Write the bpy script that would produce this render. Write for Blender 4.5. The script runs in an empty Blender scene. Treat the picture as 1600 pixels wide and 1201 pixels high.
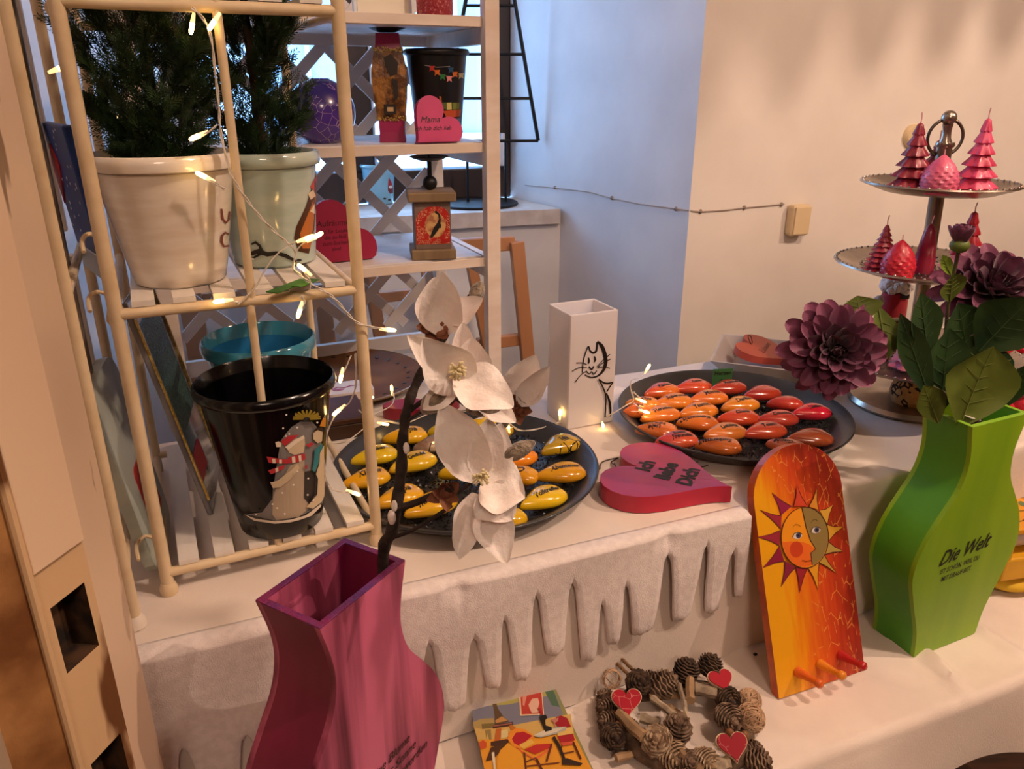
import bpy, math, random
from math import sin, cos, pi, radians, hypot, atan2, sqrt
from mathutils import Vector, Matrix

random.seed(7)
SC = bpy.context.scene
COL = SC.collection
T = 0.90                      # height of the display table
LOW = T - 0.20                # height of the lower tier in front of it

# ------------------------------------------------------------ camera
FPX = 1202.0
PITCH = radians(21.2)
CP, SP = cos(PITCH), sin(PITCH)
EYE = Vector((0, 0, 1.35))
cam = bpy.data.cameras.new('camera')
cam.sensor_width = 36.0
cam.lens = FPX / 1600 * 36.0
cam.clip_start = 0.02
camo = bpy.data.objects.new('camera', cam)
camo.location = EYE
camo.rotation_euler = (pi / 2 - PITCH, 0, 0)
COL.objects.link(camo)
SC.camera = camo

# ------------------------------------------------------------ world, lamps, exposure
SC.view_settings.view_transform = 'Standard'
SC.view_settings.look = 'None'
SC.view_settings.gamma = 1.0
SC.view_settings.use_curve_mapping = False
SC.view_settings.exposure = 0.48
w = bpy.data.worlds.new('overcast_sky')
SC.world = w
w.use_nodes = True
bg = w.node_tree.nodes['Background']
bg.inputs[0].default_value = (0.29, 0.56, 1.0, 1)
bg.inputs[1].default_value = 8.2

LAMP = Vector((1.60, 0.55, 2.18))


def point(name, loc, energy, col, size):
    l = bpy.data.lights.new(name, 'POINT')
    l.energy = energy
    l.color = col
    l.shadow_soft_size = size
    o = bpy.data.objects.new(name, l)
    o.location = loc
    COL.objects.link(o)
    return o


def area(name, loc, target, energy, col, sx, sy):
    l = bpy.data.lights.new(name, 'AREA')
    l.shape = 'RECTANGLE'
    l.size, l.size_y = sx, sy
    l.energy = energy
    l.color = col
    o = bpy.data.objects.new(name, l)
    o.location = loc
    o.rotation_euler = (Vector(target) - Vector(loc)).to_track_quat('-Z', 'Y').to_euler()
    COL.objects.link(o)
    return o


WARM = (1.0, 0.71, 0.53)
point('pendant_bulb_light', LAMP, 36, WARM, 0.004)
point('spot_lamp_light', (0.80, 0.30, 2.30), 31, WARM, 0.05)
area('room_fill_light', (0.3, -1.4, 2.45), (0.1, 0.9, 0.9), 9, WARM, 0.5, 0.3)  # added warm fill behind the camera, standing in for unseen room lamps

# ------------------------------------------------------------ geometry from the picture: rays, planes
def ray(px, py):
    u = (px - 800) / FPX
    v = (py - 600.5) / FPX
    return Vector((u, CP - SP * v, -SP - CP * v))


def at(px, py, z):
    r = ray(px, py)
    return EYE + r * ((z - EYE.z) / r.z)


def atf(px, py, f):
    r = ray(px, py)
    return EYE + r * (f / r.y)


def atp(px, py, p0, n):
    r = ray(px, py)
    return EYE + r * ((p0 - EYE).dot(n) / r.dot(n))


def dirv(deg):
    return Vector((cos(radians(deg)), sin(radians(deg)), 0))


# ------------------------------------------------------------ materials
def lin(h):
    h = h.lstrip('#')
    out = []
    for i in (0, 2, 4):
        c = int(h[i:i + 2], 16) / 255
        out.append(c / 12.92 if c <= 0.04045 else ((c + 0.055) / 1.055) ** 2.4)
    return (*out, 1)


MATS = {}


def mat(name, c1, c2=None, scale=12, stretch=(1, 1, 1), lo=.4, hi=.6, rough=.5, metal=0, bump=0, bscale=80,
        coat=0, sss=0, emit=None, estr=0, spec=.5, detail=4, crackle=None, cscale=60, cw=.04, sheen=0, trans=0):
    if name in MATS:
        return MATS[name]
    m = bpy.data.materials.new(name)
    m.use_nodes = True
    nt = m.node_tree
    N, L = nt.nodes, nt.links
    b = N['Principled BSDF']
    b.inputs['Base Color'].default_value = lin(c1)
    b.inputs['Roughness'].default_value = rough
    b.inputs['Metallic'].default_value = metal
    b.inputs['Specular IOR Level'].default_value = spec
    b.inputs['Coat Weight'].default_value = coat
    b.inputs['Coat Roughness'].default_value = .06
    if sss:
        b.inputs['Subsurface Weight'].default_value = sss
        b.inputs['Subsurface Radius'].default_value = (.01, .005, .004)
        b.inputs['Subsurface Scale'].default_value = .6
    if sheen:
        b.inputs['Sheen Weight'].default_value = sheen
    if trans:
        b.inputs['Transmission Weight'].default_value = trans
    if emit:
        b.inputs['Emission Color'].default_value = lin(emit)
        b.inputs['Emission Strength'].default_value = estr
    tc = N.new('ShaderNodeTexCoord')
    mp = N.new('ShaderNodeMapping')
    mp.inputs['Scale'].default_value = stretch
    L.new(tc.outputs['Object'], mp.inputs['Vector'])
    colsock = None
    if c2:
        nz = N.new('ShaderNodeTexNoise')
        nz.inputs['Scale'].default_value = scale
        nz.inputs['Detail'].default_value = detail
        L.new(mp.outputs[0], nz.inputs['Vector'])
        cr = N.new('ShaderNodeValToRGB')
        cr.color_ramp.elements[0].position = lo
        cr.color_ramp.elements[0].color = lin(c1)
        cr.color_ramp.elements[1].position = hi
        cr.color_ramp.elements[1].color = lin(c2)
        L.new(nz.outputs['Fac'], cr.inputs['Fac'])
        colsock = cr.outputs['Color']
        L.new(colsock, b.inputs['Base Color'])
    if crackle:
        vo = N.new('ShaderNodeTexVoronoi')
        vo.feature = 'DISTANCE_TO_EDGE'
        vo.inputs['Scale'].default_value = cscale
        L.new(mp.outputs[0], vo.inputs['Vector'])
        lt = N.new('ShaderNodeMath')
        lt.operation = 'LESS_THAN'
        lt.inputs[1].default_value = cw
        L.new(vo.outputs['Distance'], lt.inputs[0])
        n2 = N.new('ShaderNodeTexNoise')
        n2.inputs['Scale'].default_value = cscale * .35
        L.new(mp.outputs[0], n2.inputs['Vector'])
        g2 = N.new('ShaderNodeMath')
        g2.operation = 'GREATER_THAN'
        g2.inputs[1].default_value = .5
        L.new(n2.outputs['Fac'], g2.inputs[0])
        mu = N.new('ShaderNodeMath')
        mu.operation = 'MULTIPLY'
        L.new(lt.outputs[0], mu.inputs[0])
        L.new(g2.outputs[0], mu.inputs[1])
        mx = N.new('ShaderNodeMix')
        mx.data_type = 'RGBA'
        L.new(mu.outputs[0], mx.inputs['Factor'])
        if colsock:
            L.new(colsock, mx.inputs['A'])
        else:
            mx.inputs['A'].default_value = lin(c1)
        mx.inputs['B'].default_value = lin(crackle)
        L.new(mx.outputs['Result'], b.inputs['Base Color'])
    if bump:
        nb = N.new('ShaderNodeTexNoise')
        nb.inputs['Scale'].default_value = bscale
        nb.inputs['Detail'].default_value = 5
        L.new(mp.outputs[0], nb.inputs['Vector'])
        bp = N.new('ShaderNodeBump')
        bp.inputs['Strength'].default_value = bump
        bp.inputs['Distance'].default_value = .004
        L.new(nb.outputs['Fac'], bp.inputs['Height'])
        L.new(bp.outputs['Normal'], b.inputs['Normal'])
    MATS[name] = m
    return m


def paint(h, rough=.45):
    return mat('paint_' + h.lstrip('#') + ('' if rough == .45 else '_gloss'), h, rough=rough)


# ------------------------------------------------------------ mesh builder
class MB:
    def __init__(s):
        s.v, s.f, s.m = [], [], []

    def add(s, vs, fs, mi=0, xf=None):
        o = len(s.v)
        for p in vs:
            p = Vector(p)
            s.v.append(xf @ p if xf else p)
        for f in fs:
            s.f.append([i + o for i in f])
            s.m.append(mi)
        return s

    def box(s, c, d, mi=0, xf=None, taper=1):
        x, y, z = d[0] / 2, d[1] / 2, d[2] / 2
        vs = []
        for k, t in ((-1, 1), (1, taper)):
            for a, b in ((-1, -1), (1, -1), (1, 1), (-1, 1)):
                vs.append((c[0] + a * x * t, c[1] + b * y * t, c[2] + k * z))
        return s.add(vs, [(3, 2, 1, 0), (4, 5, 6, 7), (0, 1, 5, 4), (1, 2, 6, 5), (2, 3, 7, 6), (3, 0, 4, 7)], mi, xf)

    def tube(s, pts, r, n=8, mi=0, caps=True, xf=None):
        pts = [Vector(p) for p in pts]
        k = len(pts)
        rs = r if isinstance(r, (list, tuple)) else [r] * k
        ref = None
        vs, fs = [], []
        for i, p in enumerate(pts):
            d = (pts[min(i + 1, k - 1)] - pts[max(i - 1, 0)])
            if d.length < 1e-9:
                d = Vector((0, 0, 1))
            d.normalize()
            if ref is None:
                ref = d.orthogonal().normalized()
            ref = (ref - d * ref.dot(d))
            ref = ref.normalized() if ref.length > 1e-6 else d.orthogonal().normalized()
            b = d.cross(ref)
            for j in range(n):
                a = 2 * pi * j / n
                vs.append(p + (ref * cos(a) + b * sin(a)) * rs[i])
        for i in range(k - 1):
            for j in range(n):
                fs.append((i * n + j, i * n + (j + 1) % n, (i + 1) * n + (j + 1) % n, (i + 1) * n + j))
        if caps:
            fs.append(tuple(range(n - 1, -1, -1)))
            fs.append(tuple((k - 1) * n + j for j in range(n)))
        return s.add(vs, fs, mi, xf)

    def lathe(s, prof, n=32, mi=0, xf=None, mod=None, caps=True):
        vs, fs = [], []
        k = len(prof)
        for i, (r, z) in enumerate(prof):
            for j in range(n):
                a = 2 * pi * j / n
                q = r * (mod(a, i, z) if mod else 1)
                vs.append((q * cos(a), q * sin(a), z))
        for i in range(k - 1):
            for j in range(n):
                fs.append((i * n + j, i * n + (j + 1) % n, (i + 1) * n + (j + 1) % n, (i + 1) * n + j))
        if caps and prof[0][0] > 1e-6:
            fs.append(tuple(range(n - 1, -1, -1)))
        if caps and prof[-1][0] > 1e-6:
            fs.append(tuple((k - 1) * n + j for j in range(n)))
        return s.add(vs, fs, mi, xf)

    def shell(s, prof, n=32, mi=0, xf=None):
        """open lathe surface: outside up and inside down given as one profile, no end caps at axis"""
        return s.lathe(prof, n, mi, xf)

    def prism(s, poly, z0, z1, mi=0, xf=None, mi_side=None):
        n = len(poly)
        vs = [(x, y, z0) for x, y in poly] + [(x, y, z1) for x, y in poly]
        s.add(vs, [tuple(range(n - 1, -1, -1)), tuple(range(n, 2 * n))], mi, xf)
        return s.add(vs, [(i, (i + 1) % n, n + (i + 1) % n, n + i) for i in range(n)], mi if mi_side is None else mi_side, xf)

    def ball(s, c, r, n=12, mi=0, sq=(1, 1, 1), xf=None):
        m = n // 2
        prof = [(sin(pi * i / m) * 1.0, -cos(pi * i / m)) for i in range(m + 1)]
        prof[0] = (1e-7, -1)
        prof[-1] = (1e-7, 1)
        X = Matrix.Translation(c) @ Matrix.Diagonal((r * sq[0], r * sq[1], r * sq[2], 1))
        return s.lathe(prof, n, mi, (xf @ X) if xf else X)

    def grid(s, fn, nu, nv, mi=0, xf=None):
        vs = [fn(i / nu, j / nv) for i in range(nu + 1) for j in range(nv + 1)]
        fs = [(i * (nv + 1) + j, (i + 1) * (nv + 1) + j, (i + 1) * (nv + 1) + j + 1, i * (nv + 1) + j + 1)
              for i in range(nu) for j in range(nv)]
        return s.add(vs, fs, mi, xf)

    def mesh(s, name, mats, smooth=None):
        me = bpy.data.meshes.new(name)
        me.from_pydata([tuple(p) for p in s.v], [], s.f)
        for m in (mats if isinstance(mats, (list, tuple)) else [mats]):
            me.materials.append(m)
        me.polygons.foreach_set('material_index', s.m)
        if smooth is not None:
            me.polygons.foreach_set('use_smooth', [True] * len(s.f))
            if smooth < 179:
                me.set_sharp_from_angle(angle=radians(smooth))
        me.update()
        return me

    def build(s, name, mats, parent=None, smooth=None, bevel=0, solid=0, xf=None):
        o = bpy.data.objects.new(name, s.mesh(name, mats, smooth))
        COL.objects.link(o)
        if parent:
            o.parent = parent
        if xf is not None:
            o.matrix_basis = xf
        if solid:
            md = o.modifiers.new('thickness', 'SOLIDIFY')
            md.thickness = solid
            md.offset = 0
        if bevel:
            md = o.modifiers.new('bevel', 'BEVEL')
            md.width = bevel
            md.segments = 2
            md.limit_method = 'ANGLE'
        return o


def tag(o, label=None, cat=None, group=None, kind=None):
    if label: o['label'] = label
    if cat: o['category'] = cat
    if group: o['group'] = group
    if kind: o['kind'] = kind
    return o


def thing(name, label, cat, loc, rotz=0, group=None, rot=None):
    o = bpy.data.objects.new(name, None)
    o.empty_display_size = .02
    o.location = loc
    o.rotation_euler = rot if rot else (0, 0, radians(rotz))
    COL.objects.link(o)
    return tag(o, label, cat, group)


def part(o, mesh, name, mats_=None, xf=None):
    c = bpy.data.objects.new(name, mesh)
    COL.objects.link(c)
    c.parent = o
    if xf is not None:
        c.matrix_basis = xf
    return c


def struct(o):
    o['kind'] = 'structure'
    return o


def inv(o):
    return o.matrix_basis.inverted()


def frame(x, y, z, o=(0, 0, 0)):
    """matrix with the given axes"""
    m = Matrix.Identity(4)
    for i, a in enumerate((Vector(x), Vector(y), Vector(z), Vector(o))):
        for k in range(3):
            m[k][i] = a[k]
    return m


# ------------------------------------------------------------ lettering and painted shapes
def text2d(s, size, shear=0.0, bold=0.0, align='CENTER'):
    c = bpy.data.curves.new('lettering', 'FONT')
    c.body = s
    c.size = size
    c.shear = shear
    c.offset = bold
    c.align_x = align
    c.align_y = 'CENTER'
    c.resolution_u = 2
    c.space_line = .95
    o = bpy.data.objects.new('lettering', c)
    COL.objects.link(o)
    bpy.context.view_layer.update()
    me = bpy.data.meshes.new_from_object(o.evaluated_get(bpy.context.evaluated_depsgraph_get()))
    vs = [v.co.copy() for v in me.vertices]
    fs = [tuple(p.vertices) for p in me.polygons]
    bpy.data.objects.remove(o)
    bpy.data.curves.remove(c)
    bpy.data.meshes.remove(me)
    return vs, fs


INK = mat('black_ink', '#14100f', rough=.5)


def lettering(parent, s, size, fn, shear=.25, bold=0.0, m=None, align='CENTER', name='lettering'):
    vs, fs = text2d(s, size, shear, bold, align)
    b = MB()
    b.add([fn(v.x, v.y) for v in vs], fs)
    return b.build(name, m or INK, parent)


def strips(poly, wpx):
    """cut a polygon (px) into narrow upright strips so that it can wrap around a pot"""
    x0 = min(p[0] for p in poly)
    x1 = max(p[0] for p in poly)
    out = []

    def clip(pl, x, keep_right):
        r = []
        for i in range(len(pl)):
            a, b = pl[i], pl[(i + 1) % len(pl)]
            ia = a[0] >= x if keep_right else a[0] <= x
            ib = b[0] >= x if keep_right else b[0] <= x
            if ia:
                r.append(a)
            if ia != ib:
                t = (x - a[0]) / (b[0] - a[0])
                r.append((x, a[1] + t * (b[1] - a[1])))
        return r
    n = max(1, int(math.ceil((x1 - x0) / wpx)))
    for k in range(n):
        a, b = x0 + (x1 - x0) * k / n, x0 + (x1 - x0) * (k + 1) / n
        q = clip(poly, a, True)
        if len(q) > 2:
            q = clip(q, b, False)
        if len(q) > 2:
            out.append(q)
    return out


def stroke(pts, w):
    """polyline (px) -> polygon of width w (px), w may be a list"""
    ws = w if isinstance(w, (list, tuple)) else [w] * len(pts)
    L, R = [], []
    for i, p in enumerate(pts):
        a, b = pts[max(i - 1, 0)], pts[min(i + 1, len(pts) - 1)]
        dx, dy = b[0] - a[0], b[1] - a[1]
        l = hypot(dx, dy) or 1
        nx, ny = -dy / l * ws[i] / 2, dx / l * ws[i] / 2
        L.append((p[0] + nx, p[1] + ny))
        R.append((p[0] - nx, p[1] - ny))
    return [[L[i], L[i + 1], R[i + 1], R[i]] for i in range(len(pts) - 1)]


def disc(x, y, r, ry=None, n=12, rot=0):
    ry = ry or r
    return [(x + r * cos(2 * pi * i / n) * cos(rot) - ry * sin(2 * pi * i / n) * sin(rot),
             y + r * cos(2 * pi * i / n) * sin(rot) + ry * sin(2 * pi * i / n) * cos(rot)) for i in range(n)]


def decal(parent, name, shapes, fn, wpx=None, label=None):
    """shapes: (polygon or list of polygons, colour); fn(px, py, layer) -> local point"""
    cols, b = [], MB()
    for layer, (pl, c) in enumerate(shapes):
        if c not in cols:
            cols.append(c)
        mi = cols.index(c)
        polys = pl if isinstance(pl[0][0], (list, tuple)) else [pl]
        for poly in polys:
            for q in (strips(poly, wpx) if wpx else [poly]):
                b.add([fn(x, y, layer) for x, y in q], [tuple(range(len(q)))], mi)
    o = b.build(name, [paint(c) for c in cols], parent)
    if label:
        o['label'] = label
    return o


def on_plane(o, p0, n, lift=.0004, step=.00008):
    mi = inv(o)
    n = Vector(n).normalized()
    if n.dot(EYE - p0) < 0:
        n = -n
    return lambda x, y, l=0: mi @ (atp(x, y, p0, n) + n * (lift + step * l))


def on_lathe(o, c, rf, lift=.0006, step=.00012):
    """hit an upright round pot (axis through c, radius rf(z)) with the ray of a picture point"""
    mi = inv(o)

    def fn(x, y, l=0):
        r = ray(x, y)
        g = lambda t: hypot(r.x * t - c[0], r.y * t - c[1]) - rf(EYE.z + r.z * t)
        t, best, bt, hit = .2, 9, .2, None
        while t < 2.5:
            v = g(t)
            if v < best:
                best, bt = v, t
            if v < 0:
                a, b2 = t - .01, t
                for _ in range(24):
                    mm = (a + b2) / 2
                    if g(mm) < 0: b2 = mm
                    else: a = mm
                hit = b2
                break
            t += .01
        p = EYE + r * (hit if hit else bt)
        k = (rf(p.z) + lift + step * l) / max(1e-6, hypot(p.x - c[0], p.y - c[1]))
        return mi @ Vector((c[0] + (p.x - c[0]) * k, c[1] + (p.y - c[1]) * k, p.z))
    return fn


def heart2d(n=40):
    pts = []
    for i in range(n):
        t = 2 * pi * i / n
        x = 16 * sin(t) ** 3
        y = 13 * cos(t) - 5 * cos(2 * t) - 2 * cos(3 * t) - cos(4 * t)
        pts.append((x / 17, (y + 2.5) / 17))
    return pts[::-1]      # counter-clockwise, tip at -y, width about 1.9, height about 1.7


HEART = heart2d()


def bez(pts, n=10):
    """smooth polyline through points (Catmull-Rom)"""
    P = [Vector(p) for p in pts]
    out = []
    for i in range(len(P) - 1):
        a, b, c, d = P[max(i - 1, 0)], P[i], P[i + 1], P[min(i + 2, len(P) - 1)]
        for k in range(n):
            t = k / n
            out.append(.5 * ((2 * b) + (c - a) * t + (2 * a - 5 * b + 4 * c - d) * t * t + (3 * b - a - 3 * c + d) * t ** 3))
    out.append(P[-1])
    return out


def interp(tab, x):
    if x <= tab[0][0]: return tab[0][1]
    for (a, p), (b, q) in zip(tab, tab[1:]):
        if x <= b:
            t = (x - a) / (b - a)
            t = t * t * (3 - 2 * t)
            return p + (q - p) * t
    return tab[-1][1]

#==STRUCTURE==
# ------------------------------------------------------------ the room
plaster = mat('white_plaster', '#e9e2db', '#ded6ce', scale=5, lo=.35, hi=.7, rough=.9, bump=.25, bscale=18)
plaster_b = mat('niche_plaster', '#e4e2e2', '#d5d3d4', scale=6, lo=.35, hi=.7, rough=.9, bump=.3, bscale=14)
floor_m = mat('brown_floor_boards', '#3a2317', '#5a3822', scale=6, stretch=(1, 9, 1), rough=.5)
ceil_m = mat('ceiling_paint', '#9a8672', rough=.95)
room_wall = mat('ochre_room_wall', '#8a6f58', '#7c634e', scale=4, rough=.95)
dark_wood = mat('dark_window_wood', '#2b1d17', '#38261d', scale=9, stretch=(1, 1, .15), rough=.5)

ZC = 2.6
UR, VR = dirv(19), dirv(109)
C0 = atf(1077, 330, 1.55)
C0.z = 0
WR = Vector((.0, 2.10, 0))
SR = Vector((.119, 1.914, 0))
WL = WR - UR * .80
NL = Vector((-.70, 1.20, 0))


def plan(name, pts, z0, z1, m):
    b = MB()
    b.prism([(p[0], p[1]) for p in pts], z0, z1)
    return struct(b.build(name, m))


plan('floor', [(-1.6, -2.2), (3, -2.2), (3, 2.9), (-1.6, 2.9)], -.05, 0, floor_m)
plan('ceiling', [(-1.6, -2.2), (3, -2.2), (3, 2.9), (-1.6, 2.9)], ZC, ZC + .05, ceil_m)
CE = C0 + UR * 2.4
plan('wall_back', [C0, CE, CE + VR * .12, C0 + VR * .12 + UR * .03], 0, ZC, plaster)
plan('wall_niche_right', [C0, C0 + VR * .12 + UR * .03, WR + UR * .12, WR + VR * .12, WR], 0, ZC, plaster_b)
plan('wall_niche_left', [WL, WL + VR * .12, WL - UR * .14, NL - UR * .12, NL], 0, ZC, plaster_b)
LB = Vector((-.55, -.1, 0))
plan('wall_left', [NL, NL - UR * .12, LB + Vector((-.13, 0, 0)), LB], 0, ZC, plaster)
plan('wall_front_left', [LB, LB + Vector((-.13, 0, 0)), Vector((-.72, -2.1, 0)), Vector((-.6, -2.1, 0))], 0, ZC, room_wall)
plan('wall_front', [(-.72, -2.2), (3, -2.2), (3, -2.1), (-.72, -2.1)], 0, ZC, room_wall)
plan('wall_right', [(2.6, -2.1), (2.72, -2.1), (CE.x + .12, CE.y + .12), (CE.x, CE.y)], 0, ZC, room_wall)
# wall under the window board and lintel over the window
SZ = T + .172
tt = (SR - C0).length / (WR - C0).length
SL = NL + (WL - NL) * .72
plan('wall_niche_below', [SL, SR, WR, WL], 0, SZ - .035, plaster_b)
plan('wall_niche_above', [WL, WR, WR + VR * .12, WL + VR * .12], T + 1.0, ZC, plaster_b)
bs = MB()
bs.prism([(p.x, p.y) for p in (SL - VR * .018 + UR * .002, SR - VR * .018 - UR * .004, WR, WL)], SZ - .035, SZ)
struct(bs.build('trim_1', mat('sill_paint', '#d9d2cb', '#c4bab2', scale=20, rough=.5), bevel=.006))

# window: dark brown frame, middle post, two panes
win = bpy.data.objects.new('window_1', None)
win.location = (WL.x, WL.y, SZ)
win.rotation_euler = (0, 0, radians(19))
COL.objects.link(win)
struct(win)
WW, WH = .80, .84
b = MB()
for x0, x1, z0, z1 in ((0, .055, 0, WH), (WW - .062, WW, 0, WH), (.055, WW - .062, 0, .078), (.055, WW - .062, WH - .06, WH)):
    b.box(((x0 + x1) / 2, .04, (z0 + z1) / 2), (x1 - x0, .06, z1 - z0))
b.build('window_frame', dark_wood, win, bevel=.004)
b = MB()
b.box((.41, .035, WH / 2 + .008), (.062, .05, WH - .138))
b.build('mullion', dark_wood, win, bevel=.004)
glass = bpy.data.materials.new('window_glass')
glass.use_nodes = True
nt = glass.node_tree
nt.nodes.remove(nt.nodes['Principled BSDF'])
tr, gl, mx = nt.nodes.new('ShaderNodeBsdfTransparent'), nt.nodes.new('ShaderNodeBsdfGlossy'), nt.nodes.new('ShaderNodeMixShader')
gl.inputs['Roughness'].default_value = .02
mx.inputs[0].default_value = .06
nt.links.new(tr.outputs[0], mx.inputs[1])
nt.links.new(gl.outputs[0], mx.inputs[2])
nt.links.new(mx.outputs[0], nt.nodes['Material Output'].inputs[0])
for x0, x1 in ((.055, .379), (.441, WW - .062)):
    b = MB()
    b.box(((x0 + x1) / 2, .045, (.078 + WH - .06) / 2), (x1 - x0, .004, WH - .138))
    b.build('pane', glass, win)
b = MB()
lead = mat('pale_seal', '#c9d2dc', rough=.4)
for x in (.058, .376, .444, WW - .065):
    b.box((x, .012, WH / 2 + .01), (.005, .012, WH - .14))
b.build('glazing_bead', lead, win)
b = MB()
b.box((WW - .028, .0, .12), (.014, .012, .075))
b.box((WW - .028, -.004, .155), (.009, .018, .02))
b.build('window_handle', mat('white_plastic', '#d9dde2', rough=.35), win, bevel=.002)

# daylight enters through the window opening
pl = bpy.data.lights.new('window_portal', 'AREA')
pl.shape = 'RECTANGLE'
pl.size, pl.size_y = .8, .84
pl.cycles.is_portal = True
po = bpy.data.objects.new('window_portal', pl)
po.location = (WL + WR) / 2 + VR * .09 + Vector((0, 0, SZ + .42))
po.rotation_euler = (-VR).to_track_quat('-Z', 'Y').to_euler()
COL.objects.link(po)

# pale house across the street
hs = thing('town_house', 'pale rendered house with tall windows far beyond the window glass', 'building', (-2.2, 9.0, 0), 12)
hw = mat('pale_render', '#d8dde0', '#cdd2d6', scale=2, rough=.9)
b = MB()
b.box((0, .5, 3), (9, 1, 6))
b.build('facade', hw, hs)
for i in range(5):
    for z in (1.6, 4.0):
        b = MB()
        for dx, dz, sx, sz in ((-.5, 0, .08, 1.6), (.5, 0, .08, 1.6), (0, .8, 1.08, .08), (0, -.8, 1.2, .1), (0, 0, .05, 1.6)):
            b.box((-3.2 + i * 1.6 + dx, -.03, z + dz), (sx, .1, sz))
        f = b.build('window_frame', mat('far_frame', '#aeb8c4', rough=.6), hs)
        b = MB()
        b.box((-3.2 + i * 1.6, .0, z), (1.0, .02, 1.56))
        b.build('pane', mat('far_pane', '#93a4b4', rough=.2), f)
b = MB()
b.box((0, -.25, 2.75), (9, .5, .06))
for i in range(40):
    b.box((-4.4 + i * .225, -.47, 3.0), (.03, .03, .45))
b.box((0, -.47, 3.24), (9, .05, .05))
b.build('balcony_rail', mat('far_rail', '#7f8b96', rough=.6), hs)

# door frame (jamb) close by on the left
jm = mat('worn_cream_paint', '#cfae86', '#6b4526', scale=14, stretch=(1, 1, .35), lo=.54, hi=.58, rough=.5, bump=.3, bscale=30)
jl = mat('cream_bevel_paint', '#dcc1a4', '#8a6a4a', scale=20, stretch=(1, 1, .3), lo=.59, hi=.62, rough=.45, bump=.2, bscale=24)
jd = bpy.data.objects.new('door_1', None)
jd.location = (-.283, .33, 0)
COL.objects.link(jd)
struct(jd)
PA, PB, PC_, PD = Vector((-.285, .33, 0)), Vector((-.270, .36, 0)), Vector((-.26, .40, 0)), Vector((-.283, .47, 0))
J0 = Vector((-.283, .33, 0))
b = MB()
dv = (PC_ - PB)
holes = []
for pya, pyb in ((932, 1032), (1172, 1262)):
    za = atf(108, pya, .38).z
    zb = atf(108, pyb, .38).z
    holes.append((zb, za))
zs = sorted([0, 2.1] + [z for h in holes for z in h])
ts = [0, .22, .86, 1]
nrm = Vector((dv.y, -dv.x, 0)).normalized()
for i in range(len(zs) - 1):
    for j in range(3):
        hole = j == 1 and any(abs(zs[i] - h[0]) < 1e-6 for h in holes)
        q = [PB + dv * ts[j], PB + dv * ts[j + 1]]
        quad = [q[0] + Vector((0, 0, zs[i])) - J0, q[1] + Vector((0, 0, zs[i])) - J0,
                q[1] + Vector((0, 0, zs[i + 1])) - J0, q[0] + Vector((0, 0, zs[i + 1])) - J0]
        if not hole:
            b.add(quad, [(0, 1, 2, 3)])
        else:
            bk = [p - nrm * .018 for p in quad]
            b.add(quad + bk, [(0, 1, 5, 4), (1, 2, 6, 5), (2, 3, 7, 6), (3, 0, 4, 7), (4, 5, 6, 7)], 1)
za, zb = 0, 2.1
pts = [PA - J0, PB - J0]
b.add([pts[0], pts[1], pts[1] + Vector((0, 0, 2.1)), pts[0] + Vector((0, 0, 2.1))], [(0, 1, 2, 3)], 2)
bk = [PA - J0 + Vector((-.1, .02, 0)), PD - J0 + Vector((-.1, -.0, 0))]
for p, q in ((PC_ - J0, PD - J0), (PD - J0, bk[1]), (bk[1], bk[0]), (bk[0], PA - J0)):
    b.add([p, q, q + Vector((0, 0, 2.1)), p + Vector((0, 0, 2.1))], [(0, 1, 2, 3)], 3)
b.build('door_jamb', [jm, mat('mortise_dark', '#1a0f08', '#4a3018', scale=60, rough=.8), mat('brown_worn_face', '#a97a4a', '#6d4322', scale=10, lo=.45, hi=.6, rough=.5, bump=.2), jl], jd)
b = MB()
b.tube([PB - J0 + nrm * .001, PB - J0 + nrm * .001 + Vector((0, 0, 2.1))], .0028, 8)
b.build('bead', jm, jd)
b = MB()
zt = atf(85, 860, .385).z
b.prism([((p - J0).x, (p - J0).y) for p in (PB + dv * .05 + nrm * .0035, PB + dv * .97 + nrm * .0035, PB + dv * .97, PB + dv * .05)], zt, 2.09)
b.build('stop_strip', jl, jd, bevel=.001)

# cable clipped along the wall, box and cap on the wall
NB = -VR
wallpt = lambda x, y: atp(x, y, C0, NB)
NRV = Vector((-(WR - C0).normalized().y, (WR - C0).normalized().x, 0))
revpt = lambda x, y: atp(x, y, C0, NRV)
cm = mat('grey_cable', '#b9aaa0', rough=.6)
cb = thing('wall_cable', 'thin pale cable clipped along the wall above the table', 'cable', wallpt(1150, 327) + NB * .003)
ci = inv(cb)
nr2 = NRV if NRV.dot(EYE - C0) > 0 else -NRV
pts = [ci @ (revpt(x, y) + nr2 * .003) for x, y in ((822, 289), (868, 293), (920, 299), (957, 309), (1000, 318), (1074, 328))]
pts += [ci @ (wallpt(x, y) + NB * .003) for x, y in ((1082, 329), (1094, 330), (1130, 328), (1162, 324), (1195, 321), (1224, 318))]
b = MB()
b.tube(pts, .0012, 6)
b.build('wire', cm, cb, smooth=180)
for x, y, f in ((868, 293, revpt), (957, 309, revpt), (1057, 326, revpt), (1094, 330, wallpt), (1162, 324, wallpt), (1220, 319, wallpt)):
    b = MB()
    n_ = nr2 if f is revpt else NB
    b.ball(ci @ (f(x, y) + n_ * .002), .004, 8, 0, (1, 1, 1.2))
    b.build('clip', mat('clip_grey', '#8a8078', rough=.5), cb, smooth=60)
jb = thing('junction_box', 'small cream square junction box on the warm lit wall', 'junction box', wallpt(1241, 342), 19)
b = MB()
b.box((0, -.012, 0), (.046, .024, .064))
b.build('housing', mat('cream_plastic', '#d9c39c', rough=.35), jb, bevel=.006)
b = MB()
b.box((0, -.0255, 0), (.038, .003, .056))
b.build('cover', mat('cream_plastic', '#d9c39c', rough=.35), jb, bevel=.001)
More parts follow.
